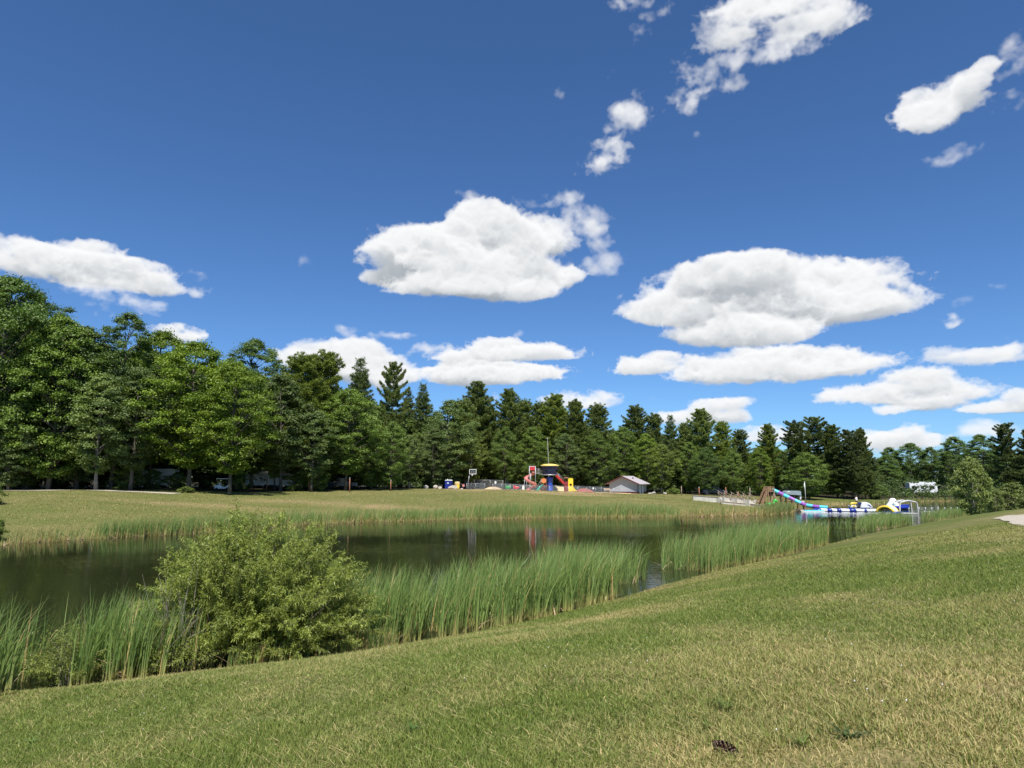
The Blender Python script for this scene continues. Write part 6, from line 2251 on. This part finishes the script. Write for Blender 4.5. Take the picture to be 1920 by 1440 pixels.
# ------------------------------------------------------------------ the swimmer standing on the float
def person(loc, rz):
    me = bpy.data.meshes.new('person')
    J = {'pel': (0, 0, .92), 'spi': (0, .01, 1.15), 'chest': (0, 0, 1.36), 'neck': (0, 0, 1.50), 'chin': (0, -.01, 1.57), 'head': (0, -.02, 1.66), 'top': (0, -.01, 1.75),
         'shl': (.17, 0, 1.43), 'ell': (.24, .03, 1.16), 'wrl': (.22, -.10, .93), 'hal': (.21, -.14, .85),
         'shr': (-.17, 0, 1.43), 'elr': (-.25, .02, 1.16), 'wrr': (-.20, -.14, .98), 'har': (-.18, -.19, .92),
         'hil': (.09, 0, .88), 'knl': (.10, -.03, .48), 'anl': (.10, .02, .08), 'tol': (.11, -.13, .03),
         'hir': (-.09, 0, .88), 'knr': (-.11, -.05, .48), 'anr': (-.12, .0, .08), 'tor': (-.14, -.14, .03)}
    rad = {'pel': .13, 'spi': .115, 'chest': .125, 'neck': .055, 'chin': .075, 'head': .095, 'top': .06, 'shl': .06, 'ell': .042, 'wrl': .03, 'hal': .035, 'shr': .06, 'elr': .042, 'wrr': .03, 'har': .035,
           'hil': .085, 'knl': .055, 'anl': .038, 'tol': .03, 'hir': .085, 'knr': .055, 'anr': .038, 'tor': .03}
    E = [('pel', 'spi'), ('spi', 'chest'), ('chest', 'neck'), ('neck', 'chin'), ('chin', 'head'), ('head', 'top'), ('chest', 'shl'), ('shl', 'ell'), ('ell', 'wrl'), ('wrl', 'hal'), ('chest', 'shr'), ('shr', 'elr'), ('elr', 'wrr'), ('wrr', 'har'),
         ('pel', 'hil'), ('hil', 'knl'), ('knl', 'anl'), ('anl', 'tol'), ('pel', 'hir'), ('hir', 'knr'), ('knr', 'anr'), ('anr', 'tor')]
    names = list(J)
    vs = [J[n] for n in names]; rs = [rad[n] for n in names]
    es = [(names.index(a), names.index(b)) for a, b in E]
    for side, hn in ((1, 'hal'), (-1, 'har')):         # fingers and thumb
        h = Vector(J[hn]); hi = names.index(hn)
        for f, (dx, L) in enumerate(((-.022, .06), (-.008, .07), (.007, .068), (.021, .055))):
            a = h + Vector((dx, -.02, -.03)); b_ = a + Vector((0, -.015, -L * .5)); c = b_ + Vector((0, .008, -L * .5))
            k = len(vs); vs += [tuple(a), tuple(b_), tuple(c)]; rs += [.009, .009, .008]; es += [(hi, k), (k, k + 1), (k + 1, k + 2)]
        a = h + Vector((-side * .03, -.03, 0)); b_ = a + Vector((-side * .012, -.02, -.03))
        k = len(vs); vs += [tuple(a), tuple(b_)]; rs += [.011, .009]; es += [(hi, k), (k, k + 1)]
    me.from_pydata(vs, es, [])
    o = bpy.data.objects.new('person', me)
    COL.objects.link(o)
    sk = o.modifiers.new('skin', 'SKIN')
    for i, r in enumerate(rs):
        me.skin_vertices[0].data[i].radius = (r, r)
    me.skin_vertices[0].data[0].use_root = True
    sb = o.modifiers.new('sub', 'SUBSURF'); sb.levels = 1; sb.render_levels = 2
    me.materials.append(M['skin'])
    o.location = loc; o.rotation_euler.z = rz
    tag(o, 'person in white top and dark shorts standing on the yellow float', 'person')
    shirt = MB().lathe([(.155, .92), (.15, 1.12), (.17, 1.32), (.165, 1.42), (.08, 1.49)], (0, 0, 0), 16, True, False)
    for s in (-1, 1):
        shirt.tube([(s * .15, 0, 1.43), (s * .22, .02, 1.26)], [.075, .062], 10, False)
    shirt.build('shirt', M['cloth_white'], o)
    sh = MB().lathe([(.165, .84), (.16, .96)], (0, 0, 0), 16, True, False)
    for s in (-1, 1):
        sh.tube([(s * .085, 0, .90), (s * .10, -.02, .56)], [.10, .085], 12, False)
    sh.build('shorts', M['cloth_dark'], o)
    MB().lathe([(.088, 1.66), (.108, 1.70), (.10, 1.76), (.06, 1.80), (.01, 1.81)], (0, 0.012, 0), 14, True, False).lathe([(.09, 1.56), (.10, 1.66)], (0, .03, 0), 14, True, False).build('hair', M['hair'], o)
    fc = MB()
    fc.lathe([(.012, 0), (.016, .012), (.004, .03)], (0, -.118, 1.645), 8)
    fc.build('nose', M['skin'], o)
    ey = MB()
    for s in (-1, 1):
        ey.lathe([(.002, -.008), (.010, 0), (.002, .008)], (s * .034, -.105, 1.675), 8)
    ey.build('eyes', M['hair'], o)
    return o


pp_ = on_water(1606, 118.6, 0.28)
person(pp_, R(20))

# ------------------------------------------------------------------ flagpole, shelter and bin by the slide
fp = thing('flagpole', 'white flagpole with a furled pale flag before the dark pines', 'flagpole', pos(1508.3, 131))
MB().tube([(0, 0, -0.2), (0, 0, 4.0)], [0.05, 0.035], 8).build('pole', M['white'], fp)
MB().tube([(-0.06, 0, 3.7), (-0.10, 0, 3.2), (-0.08, 0, 2.55)], [0.04, 0.10, 0.03], 8).build('flag', M['white_vinyl'], fp)
MB().lathe([(0.01, 0), (0.06, 0.05), (0.01, 0.1)], (0, 0, 4.0), 8).build('finial', M['galv'], fp)
sc_ = thing('shelter', 'small grey-roofed open shelter behind the tube slide', 'shelter', pos(1483, 132))
MB().prism([(-1.55, 1.45), (1.45, 1.25), (1.45, 1.95), (1.2, 2.12), (-1.2, 2.12), (-1.55, 1.8)], -0.9, 0.9).build('roof', M['canopy_grey'], sc_, bevel=0.04)
MB().box((-0.95, -0.92, 1.96), (0.5, 0.04, 0.14)).build('white_panel', M['white_vinyl'], sc_)
for sx in (-1.2, 0.6, 1.3):
    MB().bar((sx, 0.3, -0.2), (sx, 0.3, 1.45), 0.10).build('post', M['wood_grey'], sc_)
bi = thing('bin', 'small white bin left of the flagpole', 'bin', pos(1498.5, 131.5))
MB().lathe([(0.16, 0), (0.18, 0.45), (0.17, 0.9)], (0, 0, 0), 12).build('body', M['white_vinyl'], bi)
MB().lathe([(0.19, 0), (0.16, 0.08), (0.02, 0.12)], (0, 0, 0.9), 12).build('lid', M['white'], bi)
bi.location.z += 0.35
MB().box((0, 0, -0.2), (0.1, 0.1, 0.42)).build('stand', M['galv'], bi)


# ------------------------------------------------------------------ campers and cars parked in the wood
def wheel(parent, x, y, r=0.36, w=0.22):
    t = MB().lathe([(r * 0.6, -w / 2), (r * 0.95, -w / 2), (r, -w * 0.3), (r, w * 0.3), (r * 0.95, w / 2), (r * 0.6, w / 2)], (0, 0, 0), 18)
    t.v = [(a, c, b_) for a, b_, c in t.v]
    o = t.build('wheel', M['black'], parent, (x, y, r))
    d = MB().lathe([(r * 0.58, -w * 0.42), (r * 0.5, -w * 0.36), (r * 0.1, -w * 0.3)], (0, 0, 0), 12)
    d.v = [(a, c, b_) for a, b_, c in d.v]
    d.build('rim', M['galv'], o)
    return o


def camper(px, Y, L, label, rz=0.0, h=2.9, awning=True, stripe=None, name='camper_trailer'):
    o = thing(name, label, 'camper', pos(px, Y), rz, 'campers parked in the wood')
    hl = L / 2
    MB().prism([(-hl, 0.55), (hl - 0.5, 0.55), (hl, 0.95), (hl, 2.1), (hl - 0.35, h - 0.15), (hl - 0.8, h), (-hl + 0.25, h), (-hl, h - 0.25)], -1.15, 1.15).build('body', M['white_vinyl'], o, bevel=0.05)
    for x, w in ((-hl + 1.0, 1.1), (-hl + 3.0, 0.8), (hl - 1.3, 1.2)):
        f = MB().box((x, -1.165, 1.85), (w, 0.05, 0.7)).build('window', M['dark_metal'], o)
        MB().box((x, -1.195, 1.85), (w - 0.12, 0.02, 0.58)).build('pane', M['glass'], f)
    d = MB().box((0.5, -1.165, 1.55), (0.7, 0.05, 1.85)).build('door', M['white'], o)
    MB().box((0.22, -1.20, 1.5), (0.06, 0.03, 0.16)).build('handle', M['dark_metal'], d)
    if awning:
        aw = MB()
        aw.add([(-hl * 0.75, -1.2, h - 0.22), (hl * 0.75, -1.2, h - 0.22), (hl * 0.75, -3.1, h - 0.55), (-hl * 0.75, -3.1, h - 0.55),
                (-hl * 0.75, -1.2, h - 0.17), (hl * 0.75, -1.2, h - 0.17), (hl * 0.75, -3.1, h - 0.50), (-hl * 0.75, -3.1, h - 0.50)],
               [(0, 1, 2, 3), (7, 6, 5, 4), (0, 4, 5, 1), (1, 5, 6, 2), (2, 6, 7, 3), (3, 7, 4, 0)])
        a_ = aw.build('awning', M['white'], o)
        for s in (-1, 1):
            MB().bar((s * hl * 0.74, -1.2, 0.9), (s * hl * 0.74, -3.05, h - 0.56), 0.04).build('awning_arm', M['galv'], a_)
    if stripe:
        sw = MB()
        for x0, sc2 in stripe:
            path = [(x0 + sc2 * (-1.0 + 2.0 * k / 12), -1.19, 1.45 + 0.55 * sc2 * math.sin(-1.4 + 3.0 * k / 12)) for k in range(13)]
            sw.tube(path, [0.04 + 0.13 * math.sin(math.pi * k / 12) for k in range(13)], 6)
        sw.build('swoosh', M['black'], o)
    for x in (-0.55, 0.35):
        wheel(o, x, -1.05)
        wheel(o, x, 1.05)
    MB().bar((hl - 0.2, 0, 0.6), (hl + 1.1, 0, 0.5), 0.1).build('hitch', M['dark_metal'], o)
    return o


camper(300, 116, 6.0, 'white camper trailer half hidden behind the trees at the left', R(8), 3.3, False)
camper(508, 121, 8.0, 'white motorhome with a long pale awning among the trees', R(3), 3.3, True, None, 'motorhome')
camper(1726, 172, 6.6, 'white camper with dark swoosh stripes under the distant trees', R(-4), 3.2, False, [(-2.0, 0.9), (0.2, 0.8), (1.7, 0.7)])


def pickup(px, Y, label, rz, mat):
    o = thing('pickup_truck', label, 'pickup truck', pos(px, Y), rz)
    MB().prism([(-2.7, 0.5), (2.6, 0.5), (2.7, 0.75), (2.6, 1.05), (1.4, 1.15), (0.75, 1.85), (-0.55, 1.9), (-0.75, 1.2), (-2.7, 1.18)], -0.92, 0.92).build('body', M[mat], o, bevel=0.06)
    for s in (-1, 1):
        MB().prism([(-0.5, 1.25), (1.2, 1.2), (0.68, 1.75), (-0.42, 1.8)], s * 0.93 - 0.012, s * 0.93 + 0.012).build('side_window', M['glass'], o)
        for x in (1.75, -1.75):
            wheel(o, x, s * 0.82, 0.39)
    MB().box((2.68, -0.65, 0.88), (0.08, 0.35, 0.18)).build('headlight', M['white_vinyl'], o)
    MB().box((2.68, 0.65, 0.88), (0.08, 0.35, 0.18)).build('headlight', M['white_vinyl'], o)
    MB().box((2.74, 0, 0.6), (0.12, 1.8, 0.18)).build('bumper', M['galv'], o, bevel=0.03)
    return o


pickup(640, 120, 'dark pickup truck parked in the shade behind the wooden posts', R(4), 'car_dark')
pickup(1336, 147, 'dark blue pickup truck parked behind the railed terrace', R(10), 'car_dark')
gc = thing('golf_cart', 'golf cart with white roof in the shade of the left trees', 'golf cart', pos(418, 108), R(12))
MB().prism([(-1.1, 0.3), (1.1, 0.3), (1.25, 0.6), (0.9, 0.95), (0.5, 0.55), (0.1, 0.5), (0.0, 0.8), (-1.0, 0.85)], -0.55, 0.55).build('body', M['white_vinyl'], gc, bevel=0.04)
MB().box((0.0, 0, 1.85), (1.7, 1.15, 0.09)).build('roof', M['white_vinyl'], gc, bevel=0.03)
MB().box((-0.4, 0, 1.05), (0.15, 1.0, 0.5)).build('backrest', M['white'], gc)
for sx in (-0.75, 0.75):
    for sy in (-0.5, 0.5):
        MB().bar((sx, sy, 0.7), (sx * 0.95, sy, 1.82), 0.04).build('roof_post', M['dark_metal'], gc)
        wheel(gc, sx, sy, 0.24, 0.18)
